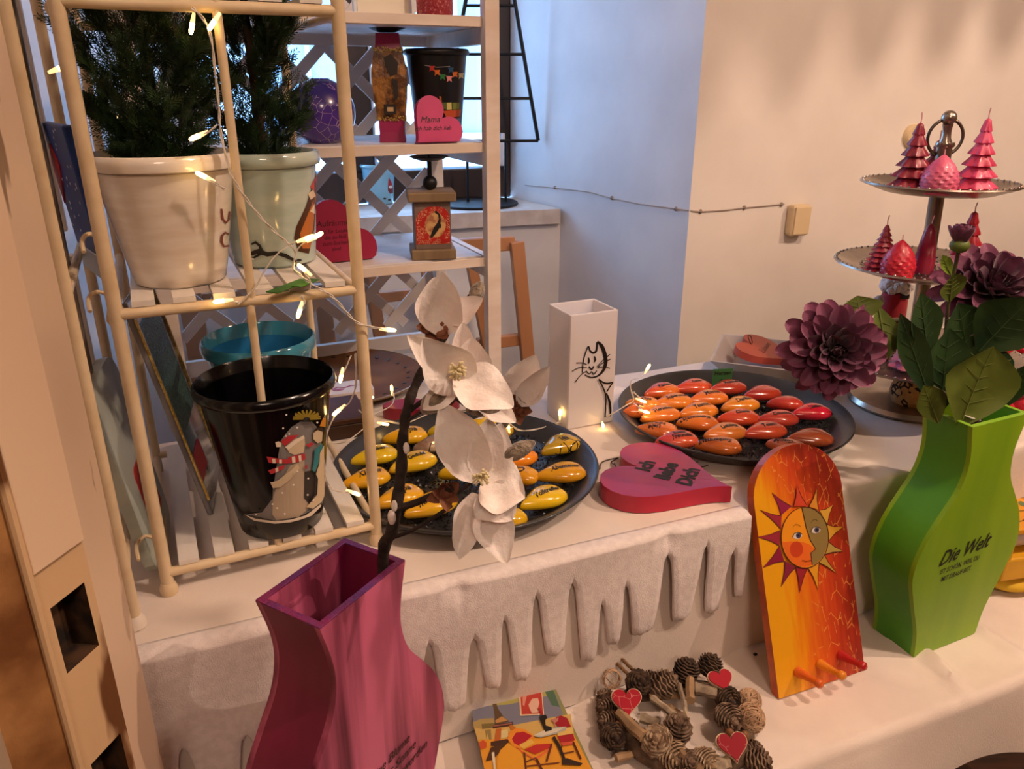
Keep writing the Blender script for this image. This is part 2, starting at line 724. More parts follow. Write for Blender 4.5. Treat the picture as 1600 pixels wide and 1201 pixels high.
rc = thing('wall_socket_cap', 'round cream cap on the wall behind the top plate of the cake stand', 'wall cap', wallpt(1424, 212), 19)
b = MB()
X = Matrix.Rotation(pi / 2, 4, 'X')
b.lathe([(.024, 0), (.024, .008), (.02, .013), (.012, .014), (1e-6, .014)], 28, 0, X)
b.build('cap', mat('cream_plastic', '#d9c39c', rough=.35), rc, smooth=40)
b = MB()
b.lathe([(.006, .014), (.006, .018), (1e-6, .018)], 14, 0, X)
b.build('screw_cover', mat('cream_plastic2', '#b9a17a', rough=.35), rc, smooth=40)

# pendant lamp just above the frame: its scalloped shade throws the edged shadow on the wall
lp = thing('pendant_lamp', 'pendant lamp with scalloped metal shade above the table', 'lamp', LAMP)
b = MB()
n = 416
vs, fs = [], []
for k, (r, z) in enumerate(((.03, .075), (.075, .05), (.112, .0), (.128, -.059))):
    for j in range(n):
        dz = 0
        if k == 3:
            dz = -.014 * abs(sin(j / n * 2 * pi * 26))
        vs.append((r * cos(2 * pi * j / n), r * sin(2 * pi * j / n), z + dz))
for i in range(3):
    for j in range(n):
        fs.append((i * n + j, i * n + (j + 1) % n, (i + 1) * n + (j + 1) % n, (i + 1) * n + j))
fs.append(tuple(range(n)))
b.add(vs, fs)
b.build('lamp_shade', mat('cream_enamel', '#d8c6ae', rough=.6), lp, solid=.002)
b = MB()
b.tube([(0, 0, .075), (0, 0, ZC - LAMP.z)], .003, 8)
b.build('cord', INK, lp)

# ------------------------------------------------------------ tables and cloths
OT = Vector((-.335, .526, T))
UT, VT = dirv(22), dirv(112)
LT, DT = 1.75, .435
FT = frame(UT, VT, (0, 0, 1), OT)
wood = mat('plain_table_wood', '#5b3a22', '#6e4a2d', scale=8, stretch=(1, 8, 1), rough=.5)
tb = thing('display_table', 'long table under the white cloth against the wall', 'table', (OT.x, OT.y, 0), 22)
b = MB()
b.box((LT / 2, DT / 2, T - .018), (LT, DT, .03))
b.build('tabletop', wood, tb, bevel=.002)
for x in (.05, LT - .05):
    for y in (.05, DT - .05):
        b = MB()
        b.box((x, y, (T - .033) / 2), (.045, .045, T - .033))
        b.build('leg', wood, tb)

cloth = mat('white_tablecloth', '#e8dcd2', '#dfd2c8', scale=9, rough=.85, bump=.12, bscale=500, sheen=.1)
rnd = random.Random(3)
ph = [rnd.uniform(0, 6.28) for _ in range(12)]


def upcloth(u, v):
    x = -.006 + u * (LT + .012)
    q = v * (.198 + .012 + DT)
    if q < .198:
        z = -.198 + q
        k = (.198 - q) / .198
        y = -.0035 - .007 * k * (.5 + .5 * sin(x * 31 + ph[0] + .7 * sin(x * 11))) - .002 * k
    elif q < .21:
        a = (q - .198) / .012 * pi / 2
        y, z = -.0035 + .006 * (1 - cos(a)), .006 * sin(a) - .006
    else:
        y = q - .21 + .0025
        z = 0 + .0006 * sin(x * 40 + 3 * sin(y * 9)) * sin(y * 25 + ph[1]) - .0006
    return (x, y, z)


tc = thing('tablecloth', 'white cloth over the upper display table with its front hanging down', 'tablecloth', OT, 22)
b = MB()
b.grid(upcloth, 180, 60)


def leftdrop(u, v):
    y = u * DT
    k = 1 - v
    return (-.006 - .012 * k * (.5 + .5 * sin(y * 34 + 1)) - .004 * k, y, -.26 * k - .0006)


b.grid(leftdrop, 60, 16)
b.build('cloth', cloth, tc, smooth=60)

# fleece icicle trim along the front edge
fleece = mat('white_fleece', '#efe6e4', '#e6dcda', scale=120, rough=1, bump=.25, bscale=700, sheen=.2, spec=.1)
pf = OT - VT * .017
sdrop = lambda px, py: ((atp(px, py, pf, VT) - pf).dot(UT), T - atp(px, py, pf, VT).z)
tips = [(656, 1041), (711, 1112), (776, 1073), (821, 1062), (872, 1024), (926, 1036), (962, 1006), (1003, 992), (1069, 972), (1114, 961), (1161, 934)]
gaps = [(671, 1007), (741, 1000), (787, 968), (838, 932), (897, 914), (941, 944), (978, 915), (1046, 869), (1106, 854), (1147, 863), (1180, 850)]
ev = []
for t_ in (.012, .062, .115, .16): ev.append((t_, .155 + .05 * rnd.random(), 1))
for g_ in (.036, .09, .138, .182): ev.append((g_, .085 + .03 * rnd.random(), 0))
for p in tips: ev.append((*sdrop(*p), 1))
for p in gaps: ev.append((*sdrop(*p), 0))
s_last = max(e[0] for e in ev)
k = 0
while s_last < LT - .05:
    s_last += rnd.uniform(.022, .034)
    ev.append((s_last, rnd.uniform(.11, .17) if k % 2 == 0 else rnd.uniform(.05, .085), 1 - k % 2))
    k += 1
ev.sort()
clean = [ev[0]]
for e in ev[1:]:
    if e[2] != clean[-1][2]:
        clean.append(e)
ev = clean


def fleece_len(s):
    if s <= ev[0][0]: return ev[0][1]
    for a, c in zip(ev, ev[1:]):
        if s <= c[0]:
            t = (s - a[0]) / (c[0] - a[0])
            if a[2]: t = 1 - t; a, c = c, a
            # a = gap, c = tip
            k = max(0, min(1, (t - .13) / .42))
            return a[1] + (c[1] - a[1]) * (.06 * min(1, t / .16) + .84 * (k * k * (3 - 2 * k)) ** .85 + .10 * t)
    return ev[-1][1]


NS, NQ = 1100, 26
SFL = .645
fl = []
raw = [min(fleece_len(i / NS * SFL), .192 if i / NS * SFL > .0 else .192) for i in range(NS + 1)]
jit = [0.0]
for i in range(NS): jit.append(jit[-1] * .9 + rnd.uniform(-.0005, .0005))


DD = .0032
cols, vs, fs = [], [], []
LL = [max(.02, raw[i] + jit[i]) for i in range(NS + 1)]
puck = [sdrop(716, 921)[0], sdrop(1046, 842)[0]]


def fpos(i, d):
    s = i / NS * SFL
    if d < 0:              # folds over the table edge
        k = 1 + d / .02
        y, z = .006 - .020 * k, .0010 + .0022 * sin(k * pi * .75) - .002 * k * k
    else:
        n_ = max(1, int(.007 / SFL * NS))
        near = sum(1 for j in range(-n_, n_ + 1, 2) if LL[min(NS, max(0, i + j))] > d) / (n_ + 1)
        edge = max(0, min(1, (LL[i] - d) / .010)) * max(0, min(1, near * 1.5 - .5))
        y = -.0125 - .0042 * sqrt(edge) - .0022 * sin(s * 38 + 1.2) * min(1, d / .08) - .0012 * sin(d * 50 + s * 20) - .004 * (d / .19)
        z = -.0008 - d
    for p in puck:
        g = math.exp(-((s - p) / .012) ** 2 - ((d - .004) / .012) ** 2)
        y += .005 * g + .0004 * sin((s - p) * 420) * math.exp(-((s - p) / .018) ** 2 - ((d - .01) / .02) ** 2)
    return (s, y, z)


for i in range(NS + 1):
    ds = [-.02, -.015, -.010, -.005] + [DD * j for j in range(int((LL[i] - .0008) / DD) + 1)] + [LL[i]]
    cols.append([len(vs) + k for k in range(len(ds))])
    vs += [fpos(i, d) for d in ds]
for i in range(NS):
    A, B = cols[i], cols[i + 1]
    m_ = min(len(A), len(B)) - 1
    for k in range(m_ - 1):
        fs.append((A[k], A[k + 1], B[k + 1], B[k]))
    A2, B2 = A[m_ - 1:], B[m_ - 1:]
    if len(A2) >= len(B2):
        fs.append((A2[0], A2[1], B2[1], B2[0]))
        for k in range(1, len(A2) - 1): fs.append((A2[k], A2[k + 1], B2[-1]))
    else:
        fs.append((A2[0], A2[1], B2[1], B2[0]))
        for k in range(1, len(B2) - 1): fs.append((B2[k], A2[-1], B2[k + 1]))
ft = thing('fleece_icicle_trim', 'white fleece trim cut into icicles hanging along the table front edge', 'trim', OT, 22)
b = MB()
b.add(vs, fs)
o = b.build('fleece', fleece, ft, smooth=180)
md = o.modifiers.new('t', 'SOLIDIFY')
md.thickness = .003
md.offset = -1
# lower tier
OL = Vector((.519, .687, LOW)) - UT * 1.0
DL = .175
bn = thing('low_bench', 'low bench in front of the display table under a white cloth', 'bench', (OL.x, OL.y, 0), 22)
b = MB()
b.box((.86, DL / 2 - .002, LOW - .02), (1.66, DL - .012, .03))
b.build('bench_top', wood, bn)
for x in (.1, 1.6):
    for y in (.035, DL - .035):
        b = MB()
        b.box((x, y, (LOW - .035) / 2), (.04, .04, LOW - .035))
        b.build('leg', wood, bn)
iOL = frame(UT, VT, (0, 0, 1), OL).inverted()
cre = []
for pa, pb, h_, w_ in (((1451, 1026), (1513, 1091), .006, .008), ((1400, 1000), (1500, 1062), .003, .01), ((1350, 1060), (1480, 1110), .002, .012),
                       ((1530, 985), (1590, 1020), .005, .008), ((1150, 1010), (1010, 1045), .003, .012), ((950, 1060), (905, 1090), .004, .012),
                       ((900, 1060), (960, 1110), .003, .015), ((1190, 1150), (1400, 1190), .003, .02)):
    cre.append((iOL @ at(*pa, LOW), iOL @ at(*pb, LOW), h_, w_))


def crease(x, y):
    z = 0
    for a, c, h_, w_ in cre:
        d = Vector((c.x - a.x, c.y - a.y))
        t = max(0, min(1, ((x - a.x) * d.x + (y - a.y) * d.y) / d.length_squared))
        q = hypot(x - a.x - d.x * t, y - a.y - d.y * t)
        z += 1.7 * h_ * math.exp(-(q / w_) ** 2) * (1 - .3 * t)
    return z


def lowcloth(u, v):
    x = -.02 + u * 1.75
    q = v * (.095 + .016 + DL)
    fold = .5 + .5 * sin(x * 24 + 1.4 * sin(x * 9 + 1))
    if q < .095:
        k = (.095 - q) / .095
        y = -.004 - .028 * k ** .8 * fold - .004 * k
        z = -.012 - .095 * k + .012 * k * (1 - fold)
    elif q < .111:
        a = (q - .095) / .016 * pi / 2
        y, z = -.004 + .012 * (1 - cos(a)), .012 * sin(a) - .012
    else:
        y = q - .111 + .008
        z = -.0008
    if q >= .10:
        z += crease(x, y) * min(1, (q - .095) / .03)
    return (x, y, z)


lc = thing('bench_cloth', 'creased white cloth over the low bench with a wavy hem', 'tablecloth', OL, 22)
b = MB()
b.grid(lowcloth, 240, 70)
b.build('cloth', cloth, lc, smooth=60)
# ------------------------------------------------------------ cream wire rack on the left
cream = mat('cream_metal', '#dcc7a4', '#cdb48c', scale=40, lo=.45, hi=.75, rough=.42, bump=.05, bscale=150)
whitewood = mat('white_painted_wood', '#e6dfd6', '#d6cdc2', scale=30, stretch=(1, .2, 1), rough=.55)
RK = at(265, 925, T)
RW, RD = .203, .272
rk = thing('wire_rack', 'cream wire plant rack with white slatted shelves holding cypress pots', 'rack', RK, 25)
RM = rk.matrix_basis.copy()
ZB, ZM, ZT = .022, .274, .507


def bar(parent, name, pts, r, m=cream, n=10):
    b = MB()
    b.tube(pts, r, n)
    return b.build(name, m, parent, smooth=50)


for x, y, z1 in ((0, 0, .62), (RW, 0, .62), (0, RD, .62), (RW, RD, .62)):
    bar(rk, 'post', [(x, y, 0), (x, y, z1)], .0058 if y == 0 else .005)
bar(rk, 'middle_wire', [(.104, 0, ZB), (.106, 0, ZM)], .0038)
bar(rk, 'middle_wire', [(.108, 0, ZM), (.109, 0, .62)], .0038)
slat = MB()
slat.box((0, RD / 2, 0), (.018, RD + .004, .005))
slatm = slat.mesh('slat', whitewood)
for z in (ZB, ZM, ZT):
    bar(rk, 'rail', [(0, 0, z), (RW, 0, z)], .0048)
    bar(rk, 'rail', [(0, RD, z), (RW, RD, z)], .0045)
    bar(rk, 'side_rail', [(0, 0, z - .002), (0, RD, z - .002)], .004)
    bar(rk, 'side_rail', [(RW, 0, z - .002), (RW, RD, z - .002)], .004)
    for k in range(6):
        part(rk, slatm, 'slat', xf=Matrix.Translation((.0215 + k * .032, 0, z + .0075)))
for x in (0, RW):
    b = MB()
    b.lathe([(.008, 0), (.0085, .006), (.006, .012)], 12, 0, Matrix.Translation((x, 0, -.0)))
    b.build('foot_cap', cream, rk, smooth=50)
# clip plates and hooks on the left post
for z, dx in ((ZM + .012, -.018), (ZM + .06, -.014), (.05, -.02)):
    bar(rk, 'hook', bez([(0, .012, z), (dx * .6, .02, z + .004), (dx, .01, z + .002), (dx, -.004, z - .006)], 5), .0018, n=6)
bar(rk, 'hinge_plate', [(-.001, .006, ZM - .005), (-.001, .03, ZM - .005)], .0075)
bar(rk, 'hinge_plate', [(-.001, .006, ZT - .005), (-.001, .03, ZT - .005)], .0075)

# folded second rack standing beside it, between the door frame and the wire rack
FK = at(212, 977, T)
fk = thing('folded_wire_rack', 'folded cream wire rack standing between the door frame and the plant rack', 'rack', FK, 115)
steel = mat('dull_steel', '#a9a29c', '#8f8780', scale=20, rough=.35, metal=.6)
FD = .28
for x, r in ((0, .0062), (FD, .0052)):
    bar(fk, 'post', [(x, 0, 0), (x, 0, .66)], r)
for z in (.05, .30, .54):
    bar(fk, 'rail', [(0, 0, z), (FD, 0, z)], .004)
for k in range(5):
    b = MB()
    b.box((.06 + k * .045, .012, .17), (.017, .005, .24))
    b.build('slat', whitewood, fk)
    b = MB()
    b.box((.06 + k * .045, .012, .425), (.017, .005, .22))
    b.build('slat', whitewood, fk)
bar(fk, 'brace', [(.05, .006, .33), (.05, .006, .62)], .0045, steel)
bar(fk, 'brace', [(.12, .006, .1), (.12, .006, .62)], .004, steel)
b = MB()
b.lathe([(.0095, 0), (.0095, .006), (.0062, .012)], 14)
b.build('foot_cap', mat('white_rubber', '#e2d8cc', rough=.6), fk, smooth=50)

# plaques leaning at the left side of the rack
def rkp(x, y, z): return RM @ Vector((x, y, z))


ZS1, ZS2, ZS3 = ZB + .010, ZM + .010, ZT + .010
gp = thing('glass_plaque', 'dark glass plaque with red and green glitter leaning inside the rack', 'plaque', rkp(.048, .075, ZS1), 0,
           rot=(RM @ Matrix.Rotation(radians(-9), 4, 'Z') @ Matrix.Rotation(radians(-11), 4, 'Y')).to_euler())
b = MB()
b.box((0, .06, .118), (.006, .125, .235))
b.build('panel', mat('smoky_glass', '#6b6a70', '#8d8a8c', scale=18, rough=.12, coat=.5), gp, bevel=.002)
b = MB()
b.box((.0035, .05, .15), (.0015, .1, .12))
b.build('glitter_band', mat('green_glitter', '#16302a', '#3b6150', scale=220, rough=.4, bump=.8, bscale=400), gp, bevel=.0005)
b = MB()
b.box((.0036, .03, .05), (.0015, .05, .03))
b.build('red_patch', paint('#c4252b'), gp, bevel=.0005)
for y in (0, .12):
    b = MB()
    b.box((.004, y, .118), (.002, .004, .2))
    b.build('gold_edge', mat('gold_glitter', '#b59443', '#e1c878', scale=300, rough=.35, metal=.5), gp)
sp = thing('pale_plaque', 'pale grey green plaque with rounded corners leaning beyond the rack post', 'plaque', rkp(-.012, .02, .004), 0,
           rot=(RM @ Matrix.Rotation(radians(-8), 4, 'Z') @ Matrix.Rotation(radians(-8), 4, 'Y')).to_euler())
b = MB()
r_, wd, ht = .025, .12, .2
pl_ = []
for cx, cy, a0 in ((wd - r_, r_, -90), (wd - r_, ht - r_, 0), (r_, ht - r_, 90), (r_, r_, 180)):
    for k in range(5):
        a = radians(a0 + 22.5 * k)
        pl_.append((cx + r_ * cos(a), cy + r_ * sin(a)))
b.prism(pl_, -.005, .005, 0, frame((0, 1, 0), (0, 0, 1), (1, 0, 0), (0, 0, 0)))
b.build('slab', mat('pale_green_glaze', '#b9c2b8', '#9aa7a0', scale=14, rough=.3), sp, bevel=.003)
b = MB()
b.prism([(x * .5 + .04, y * .35 + .03) for x, y in pl_], .005, .0058, 0, frame((0, 1, 0), (0, 0, 1), (1, 0, 0), (0, 0, 0)))
b.build('red_print', paint('#bf2a2e'), sp)
bp_ = thing('starry_plaque', 'blue plaque with white dots and a red hat behind the white pot', 'plaque', rkp(-.004, .088, ZS2), 0,
            rot=(RM @ Matrix.Rotation(radians(14), 4, 'Z') @ Matrix.Rotation(radians(-5), 4, 'Y')).to_euler())
b = MB()
b.box((0, .04, .068), (.008, .095, .136))
b.build('panel', mat('night_blue_paint', '#16357e', '#1f4aa0', scale=8, rough=.4), bp_, bevel=.002)
b = MB()
for _ in range(26):
    y, z = rnd.uniform(-.004, .084), rnd.uniform(.03, .132)
    for sx in (1, -1):
        b.ball((sx * .0041, y, z), rnd.uniform(.0011, .0018), 6, 0, (.3, 1, 1))
b.build('dot', paint('#eef2f6'), bp_)['kind'] = 'stuff'
b = MB()
b.box((0, .04, .012), (.0092, .096, .026))
b.build('snow_edge', paint('#c9d6e6'), bp_, bevel=.002)
b = MB()
b.prism([(.052, .1), (.084, .062), (.086, .1), (.07, .118)], -.0052, .0052, 0, frame((0, 1, 0), (0, 0, 1), (1, 0, 0), (0, 0, 0)))
b.build('red_hat', paint('#c3262c'), bp_)


# ------------------------------------------------------------ pots
def pot(name, label, c, r0, r1, h, m, m_in=None, rim=.004, group=None, rimh=.014, wall=.004, n=56):
    """round pot: c base centre, r0 foot radius, r1 rim radius"""
    o = thing(name, label, 'pot', c, 0, group)
    b = MB()
    ri = lambda z: r0 + (r1 - rim - r0) * z / h
    prof = [(r0 - .004, 0), (r0, .003)]
    for k in range(1, 9):
        z = .003 + (h - rimh - .003) * k / 8
        prof.append((ri(z), z))
    b.lathe([(1e-6, .0)] + prof + [(ri(h - rimh), h - rimh)], n, caps=False)
    b.build('wall', m, o, smooth=45)
    b = MB()
    zr = h - rimh
    b.lathe([(ri(zr) - .001, zr), (r1 - .001, zr + .002), (r1, zr + rimh * .5), (r1 - .001, h - .002), (r1 - .003, h), (r1 - wall, h - .002), (r1 - wall - rim, zr - .002)], n, caps=False)
    b.build('rim', m, o, smooth=60)
    b = MB()
    b.lathe([(r1 - wall - rim, zr), (ri(h * .5) - wall, h * .5), (r0 - wall, .006), (1e-6, .006)], n, caps=False)
    b.build('inside', m_in or m, o, smooth=60)
    o['_r'] = (r0, r1 - rim, h)
    return o


def pot_r(o):
    r0, r1, h = o['_r']
    z0 = o.location.z
    del o['_r']
    return lambda z: r0 + (r1 - r0) * max(0, min(1.05, (z - z0) / h))


def local_pot(px, py, z):
    return at(px, py, z)


soil = mat('dark_potting_soil', '#17100b', '#2a1d13', scale=120, rough=.95, bump=1, bscale=200)
# white pot
cw_ = at(285, 441, T + ZS2 - .002)
cw_.z = T + ZS2
pw = pot('flower_pot', 'white glazed pot with dark red letters holding the left cypress', cw_, .039, .064, .113, mat('white_glaze', '#e9e1d6', '#dfd3c4', scale=20, stretch=(1, 1, 5), rough=.18, coat=.6))
f_ = on_lathe(pw, cw_, pot_r(pw))
tv = mat('dark_red_letter', '#7c2f2a', rough=.4)
decal(pw, 'lettering', [(stroke([(345, 326), (347, 342), (352, 348), (357, 343), (358, 330)], [3, 4, 4, 3, 3]), '#7c3a30'),
                        (stroke([(357, 366), (351, 363), (346, 368), (345, 378), (349, 385), (357, 384)], [3, 3, 4, 4, 3, 3]), '#7c3a30')], f_)
# pale green pot
cg = at(431, 408, T + ZS2)
pg = pot('flower_pot', 'pale green glazed pot with a painted winter scene holding the right cypress', cg, .040, .053, .108, mat('celadon_glaze', '#b9c6bb', '#a9bab0', scale=16, stretch=(1, 1, 4), rough=.15, coat=.7))
fg = on_lathe(pg, cg, pot_r(pg))
decal(pg, 'painting', [
    ([(496, 262), (490, 285), (484, 300), (478, 320), (470, 338), (462, 355), (459, 372), (466, 392), (482, 396), (490, 360), (494, 310)], '#4a2a16'),
    ([(493, 300), (486, 320), (476, 345), (468, 365), (472, 388), (484, 388), (489, 350)], '#b56a2c'),
    ([(494, 275), (488, 284), (484, 292), (490, 298), (495, 294)], '#c23a33'),
    ([(488, 296), (480, 303), (484, 312), (492, 306)], '#dcc6a8'),
    ([(490, 318), (483, 330), (490, 334)], '#e0cfb4'),
    (stroke([(380, 391), (392, 396), (405, 392), (418, 397), (432, 395), (446, 399), (462, 408)], [2, 6, 8, 7, 6, 6, 3]), '#1c1714'),
    (stroke([(394, 381), (400, 378), (406, 383), (410, 392)], [3, 4, 4, 5]), '#1c1714'),
    (stroke([(388, 407), (396, 403), (408, 396)], [2, 3, 4]), '#1c1714'),
    (disc(466, 406, 4, 2), '#1c1714'), (disc(396, 404, 3, 1.6), '#e4e0d4')], fg, wpx=6)
# trees
leafm = mat('cypress_green', '#12260f', '#22401c', scale=50, rough=.6)
barkm = mat('brown_bark', '#3c2a1c', rough=.9)


def cypress(label, base, prof, h, n, seed, lean):
    """prof: height fraction -> radius"""
    rn = random.Random(seed)
    o = thing('cypress', label, 'plant', base, 0, None)
    b = MB()
    b.tube([(0, 0, -.02), lean * .5 + Vector((0, 0, h * .5)), lean + Vector((0, 0, h * .95))], [.005, .004, .001], 8)
    b.build('trunk', barkm, o, smooth=60)
    b = MB()
    twigs = []
    for i in range(150):
        t = rn.random() ** .9
        a = rn.uniform(0, 2 * pi)
        R = interp(prof, t) * rn.uniform(.75, 1.16)
        p1 = lean * t + Vector((R * cos(a), R * sin(a), t * h))
        p0 = lean * max(0, t - .2) + Vector((R * .12 * cos(a), R * .12 * sin(a), max(-.005, t * h - .055)))
        twigs.append((p0, p1))
    for i in range(n):
        p0, p1 = twigs[rn.randrange(len(twigs))]
        u = rn.random() ** .6
        ax = (p1 - p0)
        c = p0 + ax * u + Vector((rn.gauss(0, 1), rn.gauss(0, 1), rn.gauss(0, 1))) * .0042 * (1.25 - u)
        d = (ax.normalized() + Vector((rn.gauss(0, .45), rn.gauss(0, .45), rn.gauss(.1, .4)))).normalized()
        L = rn.uniform(.010, .022)
        side = d.cross(Vector((rn.gauss(0, 1), rn.gauss(0, 1), rn.gauss(0, 1)))).normalized()
        # a little feathery spray: midrib and side scales
        b.add([c - side * .0006, c + side * .0006, c + d * L], [(0, 1, 2)])
        for k in range(5):
            p = c + d * L * (.15 + .17 * k)
            for sg in (1, -1):
                q = (d * .75 + side * sg * .65).normalized() * L * (.42 - .05 * k)
                wv = d * .0011
                b.add([p - wv, p + q * .55 - wv * .6, p + q, p + q * .5 + wv], [(0, 1, 2, 3)])
    f = b.build('foliage', leafm, o)
    f['kind'] = 'stuff'
    b = MB()
    b.lathe([(1e-6, -.008), (prof[0][1] + .012, -.010)], 24)
    b.build('soil', soil, o, smooth=60)
    return o


cypress('dense dark cypress filling the white pot on the left', (cw_.x, cw_.y, T + ZS2 + .106),
        [(0, .036), (.1, .044), (.3, .058), (.55, .063), (.8, .056), (1, .03)], .27, 5200, 5, Vector((-.012, .02, 0)))
cypress('slender dark cypress in the pale green pot', (cg.x, cg.y, T + ZS2 + .098),
        [(0, .030), (.2, .042), (.4, .046), (.65, .040), (.85, .028), (1, .01)], .235, 3600, 9, Vector((-.008, .01, 0)))

# black pot with snowmen
ck = at(441, 812, T + ZS1)
pk = pot('flower_pot', 'tall black glazed pot painted with snowmen on the bottom rack shelf', ck, .041, .067, .158, mat('black_glaze', '#08080a', rough=.18, coat=.15, spec=.35), rimh=.012)
fkk = on_lathe(pk, ck, pot_r(pk))
cx = lambda L: [(360 + x * .1665, 640 + y * .1665) for x, y in L]
cream_ = '#cdbb9c'
S = [(cx([(520, 220), (570, 160), (650, 110), (760, 110), (815, 170), (850, 300), (850, 850), (780, 930), (640, 1000), (430, 1040), (150, 975), (300, 960), (395, 830), (400, 740), (450, 420), (470, 290)]), '#7d7a78'),
     (cx([(680, 620), (690, 580), (790, 560), (795, 680), (785, 800), (740, 885), (690, 830)]), '#2b2522'),
     (cx([(395, 980), (400, 820), (430, 730), (560, 520), (690, 470), (680, 820), (740, 910), (640, 1000), (430, 1030)]), '#b3a28b'),
     (cx([(520, 340), (600, 270), (690, 250), (695, 320), (680, 400), (600, 420), (550, 400)]), cream_),
     (cx([(420, 300), (450, 292), (480, 310), (470, 345), (430, 345)]), '#e0d2ba'),
     (cx([(470, 290), (540, 240), (640, 230), (590, 270), (510, 335)]), '#b8323a'),
     (cx([(510, 345), (600, 280), (680, 235), (690, 262), (620, 310), (540, 370)]), '#e6dac4'),
     (cx([(340, 430), (440, 450), (530, 460), (545, 435), (690, 405), (698, 455), (640, 485), (530, 500), (460, 495), (360, 490)]), '#b8323a'),
     (cx([(570, 436), (600, 430), (605, 488), (575, 494)]), '#e6dac4'), (cx([(630, 425), (655, 418), (660, 475), (638, 484)]), '#e6dac4'),
     (cx([(390, 450), (420, 452), (425, 494), (395, 492)]), '#e6dac4'), (cx([(455, 458), (480, 460), (480, 496), (455, 496)]), '#e6dac4'),
     (cx([(355, 560), (430, 535), (510, 505), (500, 540), (440, 575), (380, 595)]), '#b8323a'), (cx([(420, 540), (445, 530), (450, 565), (425, 578)]), '#e6dac4'),
     (cx([(375, 670), (440, 655), (560, 560), (620, 500), (640, 540), (560, 640), (470, 715), (400, 725)]), cream_),
     (cx([(760, 215), (800, 185), (845, 205), (840, 290), (800, 310), (760, 270)]), cream_),
     (cx([(755, 200), (790, 160), (845, 165), (850, 205), (800, 185)]), '#33231a'), (cx([(815, 150), (850, 70), (872, 80), (868, 160)]), '#c98424'),
     (cx([(770, 370), (840, 310), (845, 370), (815, 480), (770, 580), (750, 560), (768, 440)]), '#2f7d86'),
     (cx([(690, 320), (750, 295), (760, 320), (720, 345)]), '#b8323a'), (cx([(682, 515), (705, 505), (705, 545), (684, 550)]), '#a23a46'),
     (cx([(815, 400), (852, 330), (856, 800), (830, 860), (750, 920), (700, 900), (790, 790), (800, 640), (780, 600), (810, 500)]), cream_),
     (cx([(150, 965), (250, 1005), (420, 1030), (560, 1015), (690, 980), (820, 880), (826, 900), (740, 985), (640, 1020), (560, 1040), (420, 1052), (240, 1025)]), '#dcd0bd')]
for x, y in ((515, 35), (487, 160), (540, 215), (512, 232), (610, 155), (707, 632), (702, 785), (752, 838), (483, 760), (505, 955), (260, 960), (440, 900), (577, 685), (610, 560), (778, 110), (400, 860)):
    S.append((cx(disc(x, y, 9, n=8)), '#eee8dc'))
for k in range(15):
    a = -pi + k * pi / 14
    S.append((stroke(cx([(680 + 25 * cos(a), 70 + 18 * sin(a)), (680 + 115 * cos(a + .1 * (k % 3 - 1)), 70 + 85 * sin(a)), ]), 2.6), '#8d7a22'))
decal(pk, 'painting', S, fkk, wpx=5)
# teal pot behind it
ct = Vector((-.292, .845, T + ZS1))
pot('flower_pot', 'empty teal glazed pot behind the black snowman pot', ct, .044, .0645, .150, mat('teal_glaze', '#3f8ea8', '#35809a', scale=9, rough=.12, coat=.8), mat('blue_glaze_inside', '#2a78ac', rough=.15, coat=.7), rimh=.016)
# green ribbon bow end under the pale green pot
gb = thing('green_ribbon', 'short green ribbon lying on the middle rack shelf under the pale green pot', 'ribbon', at(452, 448, T + ZS2 + .001), -20)
b = MB()
b.box((0, 0, .0008), (.012, .05, .0012))
b.box((.009, .012, .0016), (.010, .03, .001))
b.build('band', mat('green_satin', '#3d7a1e', '#2c5f17', scale=30, rough=.4), gb, bevel=.0003)

# ------------------------------------------------------------ white lattice shelf in the window niche
LS = atf(771, 300, 1.2)
LA = 24
US, VS = dirv(LA), dirv(LA + 90)
SW_, SD = .50, .28
O_s = Vector((LS.x, LS.y, 0)) - US * (SW_ - .011)
ls = thing('lattice_shelf', 'white wooden shelf with a diagonal lattice back in front of the window', 'shelf', O_s, LA)
LM = ls.matrix_basis.copy()
swhite = mat('white_shelf_paint', '#e3dcd6', '#d3ccc8', scale=24, stretch=(.2, 1, 1), rough=.55)
sedge = mat('bare_shelf_edge', '#e6d8cc', '#dac8b8', scale=30, stretch=(.3, 1, 1), rough=.6)
ZSH = [T - .035, T + .198, T + .371, T + .542]
for x in (.011, SW_ - .011):
    for y in (.009, SD - .009):
        b = MB()
        b.box((x, y, .775), (.022, .018, 1.55), 0)
        if y < .1:
            b.box((x, -.0006, .775), (.022, .0012, 1.55), 1)
        b.build('post', [swhite, sedge], ls, bevel=.001)
for z in ZSH:
    b = MB()
    b.box((SW_ / 2, SD / 2 + .008, z - .007), (SW_ - .045, SD - .035, .014), 0)
    b.box((SW_ / 2, .0095, z - .007), (SW_ - .045, .0015, .014), 1)
    b.build('shelf_board', [swhite, sedge], ls, bevel=.001)
    for x in (.011, SW_ - .011):
        b = MB()
        b.box((x, SD / 2, z - .018), (.012, SD - .036, .034))
        b.build('side_rail', swhite, ls)
    b = MB()
    b.box((SW_ / 2, SD - .006, z - .016 + (.04 if z < T else 0)), (SW_ - .044, .012, .028))
    b.build('back_rail', swhite, ls)
